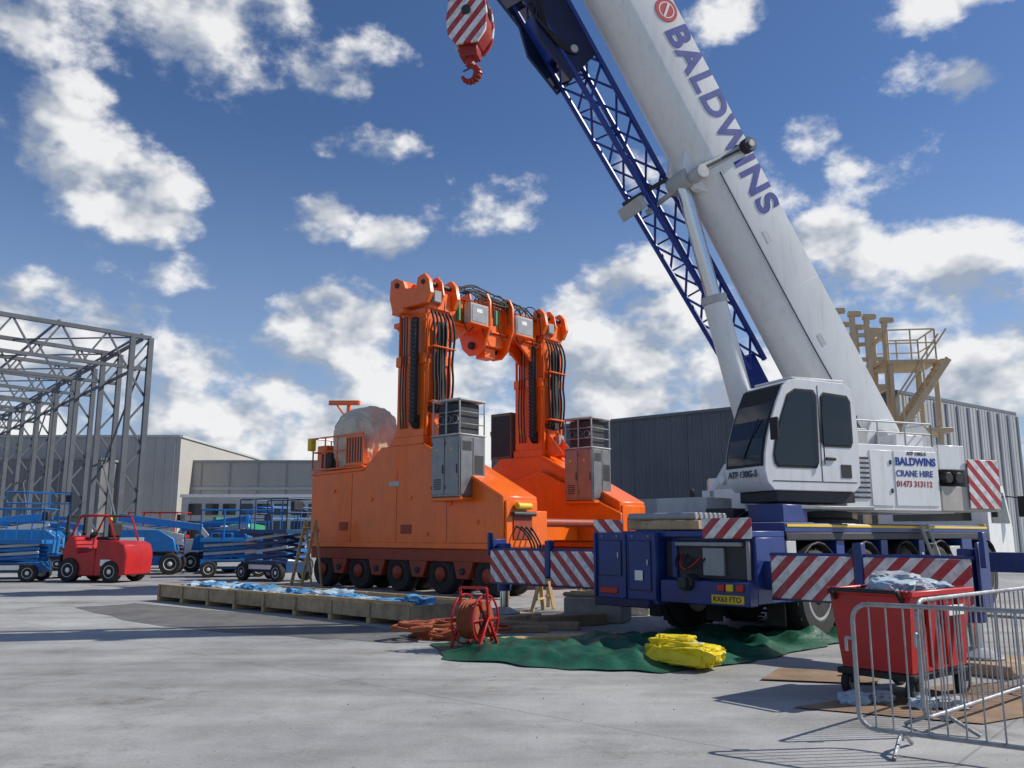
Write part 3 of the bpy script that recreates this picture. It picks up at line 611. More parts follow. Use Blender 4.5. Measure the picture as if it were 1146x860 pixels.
C.bb('far_housing',WHITE,-1.9,.6,-1.3,-.86,2.0,3.0)
C.bb('rear_white_box',WHITE,-2.75,-2.1,.55,1.38,2.75,3.2)
C.cyl('winch_drum',DARK,(-2.5,-.5,3.3),(-2.5,.5,3.3),.32,seg=24); C.cyl('winch_flange',LGREY,(-2.5,.5,3.3),(-2.5,.55,3.3),.42,seg=24); C.cyl('winch_flange',LGREY,(-2.5,-.55,3.3),(-2.5,-.5,3.3),.42,seg=24)
C.cyl('exhaust',DARK,(-2.25,1.1,2.6),(-2.25,1.45,2.6),.1); C.cyl('exhaust',DARK,(-2.5,1.1,2.6),(-2.5,1.45,2.6),.1)
C.prism('counterweight',TAN,[(-3.6,2.0),(-3.6,2.95),(-3.4,3.1),(-2.2,3.1),(-2.1,2.9),(-2.1,2.0)],-1.35,.5)
C.bb('counterweight_slab',TAN,-3.5,-2.1,.5,1.38,2.0,2.45); C.bb('counterweight_slab',TAN,-3.5,-2.75,.5,1.38,2.45,2.9)
STR_C=stripes('chevron_c',(.93,.37),.30,1.0)
C.poly('counterweight_chevron',STR_C,[(-2.75,1.40,2.05),(-2.75,1.40,2.95),(-3.55,1.40,2.95),(-3.55,1.40,2.05)],(0,.02,0))
# ---- boom
E=R(59); P0=(6.7,16.5,3.4)
C.frame(P0,math.atan2(-.37,-.93),E)
def boomsec(part,m,x0,x1,hw,zt,zb):
    pr=[(-hw,zt-.06),(-hw+.06,zt),(hw-.06,zt),(hw,zt-.06),(hw,zb+.42)]
    for k in range(1,8):
        a=math.pi*k/8; pr.append((hw*math.cos(a),zb+.42-.42*math.sin(a)))
    pr.append((-hw,zb+.42))
    bm=C.b(part,m); A=[C.v(bm,(x0,y,z)) for y,z in pr]; B=[C.v(bm,(x1,y,z)) for y,z in pr]; n=len(pr)
    bm.faces.new(A); bm.faces.new(B[::-1])
    for i in range(n): bm.faces.new([A[i],B[i],B[(i+1)%n],A[(i+1)%n]])
boomsec('boom_base_section',CREAM,-.5,11.6,.50,.68,-.68)
boomsec('boom_collar',CREAM,11.35,11.7,.55,.71,-.71)
boomsec('boom_section_two',CREAM,11.6,12.6,.44,.6,-.6); boomsec('boom_section_three',CREAM,12.6,13.4,.39,.54,-.54); boomsec('boom_section_four',CREAM,13.4,14.0,.34,.48,-.48)
for x in (3.2,8.6): boomsec('boom_weld_band',CREAM,x,x+.03,.504,.684,-.684)
for y in (-.3,.22): C.prism('boom_head',BLUE,[(13.9,-.4),(13.9,.5),(14.5,.6),(14.9,.2),(15.0,-.5),(14.6,-.7)],y,y+.08)
for y in (-.18,-.06,.06,.16): C.lathe('head_sheave',DARK,(14.6,y,-.3),(0,1,0),[(.3,0),(.26,.02),(.26,.04),(.3,.06)],20)
C.cyl('head_pin',DARK,(14.6,-.34,-.3),(14.6,.34,-.3),.06)
for y in (.15,-.3): C.prism('ram_bracket',CREAM,[(5.5,-.5),(5.75,-.82),(6.25,-.82),(6.7,-.45)],y,y+.15)
C.bb('boom_strap',LGREY,5.93,6.09,-.53,.53,-.71,.71)
C.cyl('strap_reel',DARK,(6.0,.52,.48),(6.0,.70,.48),.14,seg=20); C.cyl('strap_reel',LGREY,(6.0,.70,.48),(6.0,.74,.48),.07,seg=20)
C.beam('strap_hose_arm',DARK,(6.0,.56,-.62),(6.0,.56,.3),.04); C.cyl('jib_clamp',LGREY,(5.95,.3,-.75),(5.95,.62,-.75),.13,seg=18)
C.beam('jib_hanger',LGREY,(5.85,-.9,-1.15),(6.0,.5,-.62),.09,.12); C.beam('jib_hanger',DARK,(6.2,-1.0,-1.5),(6.2,-.2,-.7),.08)
C.bb('jib_hanger_pad',LGREY,5.9,6.15,-1.1,-.3,-1.62,-1.5)
C.text('boom_lettering','BALDWINS',NAVY,(8.62,.508,.10),(-1,0,0),(0,0,1),.72,.022,.004,space=1.12)
C.cyl('boom_logo',RED,(8.95,.50,.36),(8.95,.512,.36),.24,seg=28); C.lathe('boom_logo_ring',WHITE,(8.95,.512,.36),(0,1,0),[(.17,0),(.17,.003),(.145,.003),(.145,0)],28,caps=False)
C.beam('boom_logo_bar',WHITE,(8.85,.515,.24),(9.05,.515,.48),.006,.05,up=(0,0,1))
for x in (2.0,4.2): C.bb('boom_plate',LGREY,x,x+.25,.5,.507,-.1,.02)
C.hose('boom_cable',BLACK,[(-.2,.53,-.2),(1.2,.53,-.3),(3,.53,-.34),(5.8,.53,-.34)],.012)
def jz(x):
    t=(x-2.2)/8.4
    return (-1.05-.45*t, -.62-.14*t)
y0,y1=-1.1,-.5
xs=[2.2+.6*i for i in range(15)]
for y in (y0,y1):
    for k in (0,1):
        C.cyl('jib_chord',JIBB,(xs[0],y,jz(xs[0])[k]),(xs[-1],y,jz(xs[-1])[k]),.055,seg=8)
for i in range(len(xs)-1):
    a,b_=xs[i],xs[i+1]; f=i%2
    for y in (y0,y1): C.cyl('jib_lacing',JIBB,(a,y,jz(a)[f]),(b_,y,jz(b_)[1-f]),.03,seg=6)
    for k in (0,1): C.cyl('jib_lacing',JIBB,(a,y0 if f else y1,jz(a)[k]),(b_,y1 if f else y0,jz(b_)[k]),.028,seg=6)
    C.cyl('jib_lacing',JIBB,(a,y0,jz(a)[0]),(a,y0,jz(a)[1]),.022,seg=6)
jf=[(8.7,-1.55),(9.0,-.7),(10.4,-.75),(11.2,-1.1),(10.9,-1.75),(10.2,-1.6),(9.6,-1.75)]
C.prism('jib_foot',NAVYD,jf,-1.15,-1.07); C.prism('jib_foot',NAVYD,jf,-.55,-.47)
C.bb('jib_foot_box',JIBB,9.3,10.2,-1.05,-.56,-1.5,-.85)
for x in (9.2,10.6): C.cyl('jib_foot_pin',LGREY,(x,-1.2,-1.2),(x,-.4,-1.2),.08)
for k in range(6): C.hose('jib_cable',BLACK,[(9.1,-.45,-1.2),(9.3+.2*k,-.42,-1.6-.05*k),(10.3,-.45,-1.4),(11.0,-.5,-.9)],.02)
C.prism('jib_tip',JIBB,[(1.0,-.95),(2.4,-1.1),(2.4,-.6),(1.3,-.62)],-1.0,-.7)
C.frame((0,0,0))
Fw=Vector((-.93,-.37,0)).normalized(); B=Fw*math.cos(E)+Vector((0,0,math.sin(E))); Zb=-Fw*math.sin(E)+Vector((0,0,math.cos(E)))
top=Vector(P0)+B*6.0-Zb*.78; bot=Vector((5.3,15.95,2.65))+Fw*.75
d=(top-bot)
C.cyl('lift_ram_barrel',CREAM,bot,bot+d*.58,.22,seg=28); C.cyl('lift_ram_collar',LGREY,bot+d*.58,bot+d*.605,.24,seg=28)
C.cyl('lift_ram_rod',CHROME,bot+d*.60,top,.14,seg=24); C.cyl('lift_ram_eye',LGREY,top-Vector((.12,-.3,0))*.9,top+Vector((.12,-.3,0))*.9,.19,seg=20)
head=Vector(P0)+B*14.6-Zb*.55
hx,hy=head.x,head.y
for dx in (-.14,-.05,.05,.14): C.cyl('hoist_rope',DARK,(hx+dx,hy,11.0),(hx+dx*.9,hy,head.z),.011,seg=6)
C.frame((hx,hy,9.94),R(-14))
STR_H=stripes('chevron_hook',(1,0),.26,-.8)
hookp=[(-.20,-.05),(-.34,.15),(-.37,.45),(-.33,.8),(-.22,1.02),(.22,1.02),(.33,.8),(.37,.45),(.34,.15),(.20,-.05)]
C.prism('hook_block',STR_H,hookp,-.26,-.2); C.prism('hook_block',STR_H,hookp,.2,.26); C.prism('hook_block_core',RED2,[(x*.9,z*.95+.02) for x,z in hookp],-.19,.19)
for y in (-.13,-.03,.07): C.lathe('hook_sheave',DARK,(0,y,.6),(0,1,0),[(.36,0),(.32,.02),(.32,.04),(.36,.06)],24)
C.cyl('hook_pin',DARK,(0,-.32,.55),(0,.32,.55),.08)
C.bb('hook_shank_block',RED2,-.16,.16,-.14,.14,-.22,-.0)
C.cyl('hook_shank',RED2,(0,0,-.36),(0,0,-.2),.08)
hk=[]
for k in range(13):
    a=R(100)-R(270)*k/12; hk.append((math.cos(a)*.14,0,-.50+math.sin(a)*.15))
for i in range(12):
    r1=.085-.055*abs(i-5)/7; r2=.085-.055*abs(i-4)/7
    C.cyl('hook',RED2,hk[i],hk[i+1],r1,r2,seg=12)
C.beam('hook_latch',DARK,(-.13,0,-.44),(.02,0,-.38),.03)
C.done()

# ================================================================ steel frame building
SF=Obj('steel_frame_building',(-17.2,38.5,0),math.atan2(.77,-.64),bev=0)
H=10.6
for i in range(9):
    x=i*4.9
    for yc in (0,22):
        for o in (-.4,.4): SF.beam('column_chord',STEELG,(x,yc+o,0),(x,yc+o,H),.22,.26)
        z=0;k=0
        while z<H-1.2:
            SF.beam('column_lacing',STEELG,(x,yc-.4 if k else yc+.4,z),(x,yc+.4 if k else yc-.4,z+1.1),.09); z+=1.1;k=1-k
    SF.beam('truss_chord',STEELG,(x,-.4,H),(x,22.4,H+.6),.18); SF.beam('truss_chord',STEELG,(x,-.4,H-1.5),(x,22.4,H-1.1),.15)
    for j in range(12):
        a=-.4+j*1.9; b_=a+1.9; ta=a/22*.6; tb=b_/22*.6
        SF.beam('truss_web',STEELG,(x,a,H+ta),(x,(a+b_)/2,H-1.5+ta*.7),.08); SF.beam('truss_web',STEELG,(x,(a+b_)/2,H-1.5+ta*.7),(x,b_,H+tb),.08)
    if i<8:
        for yc in (0,22):
            SF.beam('eaves_tie',STEELG,(x,yc,H-.1),(x+4.9,yc,H-.1),.14); SF.beam('eaves_tie',STEELG,(x,yc,H-1.4),(x+4.9,yc,H-1.4),.12)
            if i in (0,4): SF.beam('wall_brace',STEELG,(x,yc,.5),(x+4.9,yc,5),.07); SF.beam('wall_brace',STEELG,(x+4.9,yc,5),(x,yc,9),.07)
        for j in range(7):
            y=j*3.5; SF.beam('purlin',STEELG,(x,y,H+.14+y/22*.6),(x+4.9,y,H+.14+y/22*.6),.09)
        SF.beam('roof_brace',STEELG,(x,0,H),(x+4.9,4.5,H+.1),.06)
SF.done()

# ================================================================ buildings
def building(name,poly,h,wallm,roofm=None,ribs=None,ribm=None):
    o=Obj(name,(poly[0][0],poly[0][1],0),0,bev=0); o.M=Matrix.Identity(4)
    bm=o.b('walls',wallm); A=[o.v(bm,(x,y,0)) for x,y in poly]; Bv=[o.v(bm,(x,y,h)) for x,y in poly]; n=len(poly)
    for i in range(n): bm.faces.new([A[i],A[(i+1)%n],Bv[(i+1)%n],Bv[i]])
    bm=o.b('roof',roofm or ROOFD); bm.faces.new([o.v(bm,(x,y,h-.3)) for x,y in poly])
    for i in range(n):
        a=Vector((*poly[i],0)); b_=Vector((*poly[(i+1)%n],0))
        o.beam('parapet_cap',ribm or LGREY,a+Vector((0,0,h+.05)),b_+Vector((0,0,h+.05)),.35,.25)
        if ribs:
            k=int((b_-a).length/ribs)
            for j in range(1,k):
                p=a.lerp(b_,j/k); o.beam('wall_ribs',ribm or wallm,p,p+Vector((0,0,h-.08)),.14,.14)
    return o
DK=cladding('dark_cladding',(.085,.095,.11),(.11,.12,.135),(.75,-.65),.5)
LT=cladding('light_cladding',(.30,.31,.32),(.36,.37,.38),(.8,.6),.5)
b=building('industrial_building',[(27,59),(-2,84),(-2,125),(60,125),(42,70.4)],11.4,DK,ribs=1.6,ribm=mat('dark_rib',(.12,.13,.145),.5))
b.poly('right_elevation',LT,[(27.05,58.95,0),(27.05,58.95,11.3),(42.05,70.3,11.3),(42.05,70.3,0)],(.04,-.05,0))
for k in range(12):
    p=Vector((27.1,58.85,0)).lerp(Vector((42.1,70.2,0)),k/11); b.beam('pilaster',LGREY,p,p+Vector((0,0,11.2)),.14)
for a in (.2,.45,.7):
    p=Vector((27,59,0)).lerp(Vector((-2,84,0)),a); dd=Vector((-.757,.653,0)); nrm_=Vector((-.653,-.757,0))*.12
    b.poly('roller_door',GREY,[p+nrm_,p+dd*4+nrm_,p+dd*4+nrm_+Vector((0,0,4.5)),p+nrm_+Vector((0,0,4.5))],(-.05,-.05,0))
b.done()
bl=building('pale_warehouse',[(-42,92),(-36,92),(-36,130),(-80,130),(-80,92)],12.0,LTWALL,ribm=LGREY)
for k in range(5): bl.beam('wall_seam',LGREY,(-41+k*1.1,91.95,0),(-41+k*1.1,91.95,11.8),.08)
bl.done()
bl=building('long_warehouse',[(-36,96),(-8,96),(-8,126),(-36,126)],9.6,LTWALL,ribm=GREY)
for k in range(9): bl.beam('wall_seam',GREY,(-35+k*3.2,95.95,0),(-35+k*3.2,95.95,9.4),.1)
bl.beam('wall_band',LGREY,(-36,95.95,6.6),(-8,95.95,6.6),.12,.3)
bl.bb('loading_door',DARK,-30,-25,95.85,95.98,0,5); bl.bb('loading_door',DARK,-20,-15,95.85,95.98,0,5)
bl.done()
o=building('site_office',[(-27,70),(-14,70),(-14,78),(-27,78)],4.6,mat('office_panel',(.46,.48,.47),.6),ribm=WHITE)
for k in range(9):
    x=-26.4+k*1.4; o.bb('window',GLASS,x,x+1.05,69.93,69.98,1.2,2.6); o.bb('window',GLASS,x,x+1.05,69.93,69.98,3.1,4.0); o.bb('window_frame',WHITE,x-.06,x+1.11,69.95,70.0,1.12,1.2)
o.done()
DK2=cladding('grey_cladding',(.13,.135,.14),(.19,.19,.19),(1,0),.8)
o=building('dark_warehouse',[(-75,85),(-42.5,88),(-42.5,120),(-110,120),(-110,82)],9.2,DK2,ribs=4,ribm=mat('pale_rib',(.25,.25,.25),.6)); o.done()
o=building('distant_shed',[(60,115),(120,100),(140,140),(70,150)],8.5,mat('shed_wall',(.33,.32,.31),.7,scale=.3),ribs=5,ribm=GREY); o.done()

# ================================================================ stair tower
T=Obj('steel_stair_tower',(13.15,30,0),R(-8),bev=.01)
for x in (-1.9,-1.3,-.75,-.25,.35):
    for y in (0,1.6):
        T.bb('column',BEIGE,x-.09,x+.09,y-.09,y+.09,0,9.8-.25*(x+1.9))
        T.bb('column_cap',BEIGE,x-.13,x+.32,y-.12,y+.12,9.7-.25*(x+1.9),9.88-.25*(x+1.9))
for z in (3,5,6.8,7.8,8.7):
    T.beam('tie',BEIGE,(-1.9,0,z),(.35,0,z),.14); T.beam('tie',BEIGE,(-1.9,1.6,z),(.35,1.6,z),.14)
    for x in (-1.9,.35): T.beam('tie',BEIGE,(x,0,z),(x,1.6,z),.14)
T.bb('platform',BEIGE,.3,2.0,-.3,1.6,7.55,7.7); T.rail('platform_rail',BEIGE,[(.3,-.25,7.7),(1.95,-.25,7.7),(1.95,1.55,7.7),(.4,1.55,7.7)],1.1,.03,posts=.6)
for x,y in ((.4,-.2),(1.9,-.2),(1.9,1.5)): T.bb('leg',BEIGE,x-.07,x+.07,y-.07,y+.07,0,7.54)
T.bb('lower_platform',BEIGE,.3,2.3,-.3,1.6,5.1,5.25); T.beam('brace',BEIGE,(.4,-.2,5.4),(1.9,-.2,7.4),.1)
for k in range(11):
    t=k/10; T.bb('tread',BEIGE,.5+1.3*t,.75+1.3*t,-1.1,-.35,5.3+2.2*t,5.35+2.2*t)
for y in (-1.12,-.33):
    T.beam('stringer',BEIGE,(.45,y,5.25),(2.05,y,7.55),.06,.22); T.cyl('stair_rail',BEIGE,(.45,y,6.3),(2.05,y,8.6),.03)
    T.cyl('stair_rail',BEIGE,(.45,y,5.25),(.45,y,6.3),.03); T.cyl('stair_rail',BEIGE,(1.2,y,6.3),(1.2,y,7.4),.03)
T.done()

# ================================================================ access machines
def boom_lift(loc,yaw,col,name='boom_lift'):
    o=Obj(name,loc,yaw)
    o.bb('chassis',col,-1.1,1.1,-.6,.6,.35,.75); o.bb('chassis_top',DARK,-.8,.8,-.5,.5,.75,.85)
    for x in (-.85,.85):
        for y in (-.85,.85): o.wheel('wheel',(x,y,.42),(0,1 if y>0 else -1,0),.42,.3,WHITE,20)
        o.bb('axle',DARK,x-.08,x+.08,-.8,.8,.37,.5)
    tp=[(-1.5,.9),(-1.55,1.5),(-1.2,1.75),(.3,1.75),(.9,1.4),(1.0,.9)]
    o.prism('turntable',col,tp,.25,.75); o.prism('turntable',col,tp,-.75,-.25)
    o.bb('engine_cover',DARK,-1.4,.6,-.24,.24,.9,1.45); o.bb('decal',WHITE,-1.1,-.2,-.76,-.752,1.2,1.45)
    o.beam('riser',LGREY,(-1.3,0,1.6),(1.2,0,1.25),.2,.24); o.beam('riser',LGREY,(1.2,0,1.45),(-1.2,0,2.0),.2,.24)
    o.beam('main_boom',col,(-1.3,0,2.25),(1.9,0,1.85),.24,.28); o.beam('fly_boom',LGREY,(1.8,0,1.85),(2.5,0,1.0),.16,.2)
    o.cyl('boom_ram',CHROME,(-.6,0,1.8),(.7,0,1.9),.06)
    o.bb('basket_floor',DARK,2.3,3.1,-.9,.9,.5,.56); o.rail('basket_rail',col,[(2.3,-.9,.56),(3.1,-.9,.56),(3.1,.9,.56),(2.3,.9,.56),(2.3,-.9,.56)],1.05,.022,posts=.5); o.bb('basket_control',DARK,2.35,2.6,-.3,.3,1.35,1.65)
    o.done()
def scissor_lift(loc,yaw,col,h=1.3,name='scissor_lift'):
    o=Obj(name,loc,yaw)
    o.bb('chassis',col,-1.2,1.2,-.5,.5,.3,.65); o.bb('side_tray',DARK,-.8,.8,-.62,.62,.35,.6)
    for x in (-.9,.9):
        for y in (-.6,.6): o.wheel('wheel',(x,y,.3),(0,1 if y>0 else -1,0),.3,.22,WHITE,18)
    n=4; dz=(h-.7)/n
    for k in range(n):
        z0=.7+k*dz
        for y in (-.4,.4):
            o.beam('scissor_arm',LGREY if k%2 else col,(-1.1,y,z0),(1.1,y,z0+dz),.05,.1); o.beam('scissor_arm',col,(1.1,y*.9,z0),(-1.1,y*.9,z0+dz),.05,.1)
    o.bb('platform',col,-1.25,1.25,-.6,.6,h,h+.14); o.rail('platform_rail',col,[(-1.25,-.6,h+.14),(1.25,-.6,h+.14),(1.25,.6,h+.14),(-1.25,.6,h+.14),(-1.25,-.6,h+.14)],1.05,.022,posts=.8)
    o.bb('control_panel',DARK,1.05,1.25,-.3,.1,h+.8,h+1.1); o.bb('decal',WHITE,-.6,.6,-.626,-.62,.4,.55)
    o.done()
def forklift(loc,yaw):
    o=Obj('forklift_truck',loc,yaw,bev=.04)
    o.prism('counterweight',RED,[(-1.45,.25),(-1.5,.9),(-1.4,1.25),(-1.15,1.35),(-.3,1.38),(-.25,.2)],-.68,.68)
    o.prism('body',RED,[(-.25,.2),(-.25,1.15),(.15,.95),(.45,.95),(.6,1.5),(.85,1.55),(1.05,1.2),(1.1,.2)],-.64,.64)
    o.bb('rear_vent',DARK,-1.2,-.5,-.686,-.68,.95,1.1); o.bb('decal',WHITE,-.9,-.5,-.687,-.681,.55,.75); o.bb('decal',WHITE,-.9,-.5,.681,.687,.55,.75)
    o.bb('seat',BLACK,-.45,.1,-.28,.28,1.38,1.5); o.bb('seat',BLACK,-.5,-.35,-.28,.28,1.5,1.95)
    for x,r in ((-.9,.36),(.75,.4)):
        for y in (-.6,.6): o.wheel('wheel',(x,y,r),(0,1 if y>0 else -1,0),r,.26,WHITE,20)
    for y in (-.56,.56):
        o.beam('guard_post',RED,(-.95,y,1.35),(-.6,y,2.2),.08); o.beam('guard_post',RED,(.85,y,1.5),(.5,y,2.2),.08); o.beam('guard_roof',RED,(-.6,y,2.2),(.5,y,2.2),.08)
        o.beam('mast',BLACK,(1.2,y*.7,.1),(1.15,y*.7,2.25),.1,.14); o.beam('fork',DARK,(1.35,y*.6,.12),(2.3,y*.6,.08),.1,.05)
    for i in range(6): o.beam('guard_roof',BLACK,(-.55+.2*i,-.55,2.21),(-.55+.2*i,.55,2.21),.04)
    for z in (.5,1.3,2.2): o.beam('mast',BLACK,(1.2,-.35,z),(1.2,.35,z),.08)
    o.bb('carriage',DARK,1.28,1.35,-.5,.5,.15,.9); o.cyl('mast_ram',CHROME,(1.17,0,.2),(1.15,0,1.9),.05); o.cyl('steering_wheel',BLACK,(.4,0,1.55),(.45,0,1.58),.17)
    o.bb('lamp',YELP,-.62,-.52,.35,.45,2.0,2.15)
    o.done()
forklift((-14.0,29.6,0),R(165))
boom_lift((-14.6,35,0),R(15),LBLUE); boom_lift((-12.6,37.5,0),R(170),LBLUE)
boom_lift((-18.3,31.5,0),R(200),LBLUE); scissor_lift((-17.2,29.6,0),R(8),LBLUE,1.25)
scissor_lift((-8.3,30.3,0),R(-35),mat('dark_blue_lift',(.012,.06,.17),.5),1.6)
scissor_lift((-10.6,33,0),R(20),LBLUE,1.3); scissor_lift((-21,38,0),R(30),LBLUE,2.2); boom_lift((-13.5,42,0),R(60),GREENM); boom_lift((-23,44,0),R(-20),LBLUE)
scissor_lift((-9.7,36.5,0),R(60),LBLUE,1.5); scissor_lift((-16.8,41,0),R(-10),RED,1.4)

# ================================================================ site clutter
K=Obj('timber_crate',(-8.6,21.2,0),math.atan2(-.66,.75),bev=.006)
LX=9.15; WY=1.55
for y in (0,WY): K.bb('side_board',WOOD,0,LX,y,y+.06,.1,.36)
for x in (0,LX-.06): K.bb('end_board',WOOD,x,x+.06,.06,WY,.1,.36)
for i in range(9):
    x=.02+i*(LX-.14)/8+random.uniform(-.05,.05)*(0<i<8); K.bb('bearer',WOODY,x,x+.1,-.03,WY+.09,0,.1); K.bb('cleat',WOOD,x,x+.09,-.035,-.002,.1,.35)
K.bb('floor_board',WOOD,.06,LX-.06,.06,WY,.1,.14)
for a,b_ in ((0,3.1),(3.12,6.0),(6.02,LX)): K.bb('top_rail',WOODY,a,b_,-.01,.07,.362,.395+.004*a); K.bb('top_rail',WOODY,a,b_,WY-.01,WY+.07,.362,.395)
for i in range(15):
    K.blob('plastic_sheet',BLUET if i%3 else PALE,(.6+i*.56,.78+random.uniform(-.2,.2),.27),(random.uniform(.35,.5),random.uniform(.35,.55),random.uniform(.13,.2)),.45,2.2,4,rotz=random.random()*3,seed=i)
K.done()
o=Obj('hose_reel',(-.52,12.3,0),R(60),bev=.004)
for y in (-.17,.17):
    o.lathe('reel_flange',RED,(0,y,.42),(0,1,0),[(.33,-.015),(.35,-.015),(.35,.015),(.33,.015),(.33,-.015)],28,caps=False)
    for k in range(6):
        a=k*math.pi/3; o.beam('spoke',RED,(0,y,.42),(math.cos(a)*.33,y,.42+math.sin(a)*.33),.025)
    o.beam('stand',RED,(-.3,y*1.3,0),(0,y*1.3,.45),.04); o.beam('stand',RED,(.3,y*1.3,0),(0,y*1.3,.45),.04); o.beam('stand',RED,(-.33,y*1.3,.02),(.33,y*1.3,.02),.04)
    o.beam('handle_frame',RED,(0,y*1.3,.45),(-.05,y*1.3,.85),.035)
o.beam('handle_frame',RED,(-.05,-.22,.85),(-.05,.22,.85),.035)
o.cyl('drum',DARK,(0,-.17,.42),(0,.17,.42),.13)
for k in range(6): o.lathe('coiled_hose',ROPE,(0,-.13+.052*k,.42),(0,1,0),[(.13,-.02),(.25,-.025),(.275,0),(.25,.025),(.13,.02)],24)
o.done()
o=Obj('lifting_sling_pile',(-.95,13.7,0),0)
for k in range(16):
    cx,cy=random.uniform(-.6,.7),random.uniform(-.4,.4); r=random.uniform(.15,.42); pts=[]
    for j in range(14):
        a=j*.55+k; pts.append((cx+math.cos(a)*r*random.uniform(.7,1.2),cy+math.sin(a)*r*.7*random.uniform(.7,1.2),.03+.013*k+random.uniform(0,.05)))
    o.hose('sling',ROPE if k%4 else ROPE2,pts,.028)
o.blob('sling_core',ROPE,(0,0,.04),(.6,.4,.16),.5,3,3,seed=5)
o.done()
for i,(x,y,l,wd,yw,h) in enumerate([(.35,12.9,1.5,.22,20,.12),(1.0,13.4,1.3,.2,12,.1),(.3,15.0,1.7,.3,-10,.12),(1.0,15.4,1.4,.25,25,.2),(-.2,14.4,1.6,.2,8,.1)]):
    o=Obj('timber_baulk',(x,y,0),R(yw),bev=.01); o.bb('baulk',WOODY if i<2 else PLY,-l/2,l/2,-wd/2,wd/2,.002,h)
    o.bb('end_stain',PLY,-l/2-.003,-l/2,-wd/2+.01,wd/2-.01,.01,h-.01)
    for k in range(3): o.bb('grain_crack',DARK,-l/2+.1+k*.4,-l/2+.35+k*.4,-wd/2-.002,-wd/2,h*.4+k*.01,h*.42+k*.01)
    o.done()
def trestle(loc,yaw):
    o=Obj('timber_trestle',loc,yaw,bev=.005)
    o.bb('top',WOODY,-.55,.55,-.06,.06,.62,.72)
    for x in (-.45,.45):
        for sy in (-1,1): o.beam('leg',WOODY,(x,0,.65),(x+.06*(1 if x>0 else -1),sy*.3,0),.08,.05)
        o.beam('brace',WOODY,(x,-.2,.25),(x,.2,.25),.06,.04)
    o.done()
trestle((.35,19.0,0),R(10)); trestle((1.0,18.2,0),R(-25))
for x,y,a in ((2.1,17.6,15),(1.6,16.3,-20)):
    o=Obj('concrete_block',(x,y,0),R(a),bev=.03); o.bb('block',CONC,-.55,.55,-.4,.4,0,.45); o.bb('bearer',WOOD,-.6,.6,-.3,-.15,.45,.53); o.bb('bearer',WOOD,-.6,.6,.15,.3,.45,.53); o.done()
o=Obj('timber_ladder',(-6.0,26.0,0),R(-41),bev=0)
for x in (-.25,.25): o.beam('stile',WOODY,(x,-.55,0),(x,-.1,2.0),.05,.09); o.beam('rear_stile',WOODY,(x,.2,0),(x,-.1,2.0),.04,.06)
for k in range(7): o.beam('rung',WOODY,(-.25,-.5+.06*k,.22+.26*k),(.25,-.5+.06*k,.22+.26*k),.07,.03)
o.done()
sheet('green_tarpaulin_sheet',[(-1.2,12.9),(-.85,11.4),(.7,10.5),(1.75,10.3),(2.75,10.9),(3.5,11.6),(5.2,13.4),(6.2,15.2),(4.2,15.0),(2.4,14.0),(1.2,13.5),(.5,12.6),(-.2,13.2)],GREEN,.006,.17,1.3,60,18,.14,fold=.8)
o=Obj('yellow_bag',(2.12,10.75,.06),R(-38),bev=0)
o.blob('bag',YEL,(.0,-.05,.10),(.50,.27,.14),.22,1.6,5,seed=2,e=.6); o.blob('bag_fold',YEL,(-.2,.08,.22),(.28,.2,.08),.3,2.0,5,rotz=.3,seed=4,e=.6)
o.hose('bag_strap',YEL,[(-.45,.0,.12),(-.3,-.2,.24),(0,-.22,.26),(.3,-.15,.2),(.42,0,.1)],.014)
o.bb('bag_label',WHITE,.1,.25,-.12,.0,.245,.25)
o.done()
sheet('plywood_sheet',[(2.6,8.3),(4.0,7.6),(6.2,8.8),(5.0,9.7)],PLY,.012,.008,1,8,4,.01)
sheet('plywood_sheet',[(2.75,9.8),(3.9,9.5),(4.3,10.2),(3.2,10.6)],PLY,.02,.008,1,8,4,.01)
DARKPATCH=mat('dark_patch',(.15,.147,.14),.85,var=.4,scale=1.2)  # flat sheets of darker tone laid over the concrete
sheet('dark_concrete_patch',[(-9.6,19.2),(-8.8,20.4),(-4.5,17.2),(-1.2,14.2),(-1.7,13.2),(-3,13.6),(-6.5,15.6)],DARKPATCH,.004,.0,1,8,8,.35)
sheet('dark_concrete_patch',[(-6.5,24.5),(-.5,19.2),(2.6,17.5),(1.2,15.6),(-.6,16.9),(-7.5,22.9)],DARKPATCH,.006,.0,1,8,8,.35)
o=Obj('waste_trolley',(4.0,9.0,0),R(38),bev=.01)
def tub(part,m,x,y,z0,z1,fl=.06):
    A=[(-x+fl,-y+fl,z0),(x-fl,-y+fl,z0),(x-fl,y-fl,z0),(-x+fl,y-fl,z0)]; B_=[(-x,-y,z1),(x,-y,z1),(x,y,z1),(-x,y,z1)]
    for i in range(4):
        j=(i+1)%4; a,b1,c,d_=map(Vector,(A[i],A[j],B_[j],B_[i])); n=(b1-a).cross(d_-a).normalized()*-.03
        o.poly(part,m,[a,b1,c,d_],n)
    o.bb(part,m,-x+fl,x-fl,-y+fl,y-fl,z0-.02,z0+.02)
tub('tub',RED,.62,.42,.30,1.02)
for a in ((-.65,.65,-.46,-.41),(-.65,.65,.41,.46),(-.65,-.6,-.41,.41),(.6,.65,-.41,.41)): o.bb('tub_rim',RED,*a,1.0,1.06)
o.bb('base_frame',BLACK,-.6,.6,-.4,.4,.22,.28)
for x in (-.48,.48):
    for y in (-.33,.33): o.wheel('castor',(x,y,.13),(0,1,0),.13,.07,GREY,16); o.bb('castor_fork',DARK,x-.05,x+.05,y-.06,y+.06,.13,.24)
for x in (-.3,0,.3): o.bb('tub_rib',RED,x-.015,x+.015,-.45,-.40,.34,1.0)
o.bb('tub_label',WHITE,.05,.4,-.466,-.461,.80,.9)
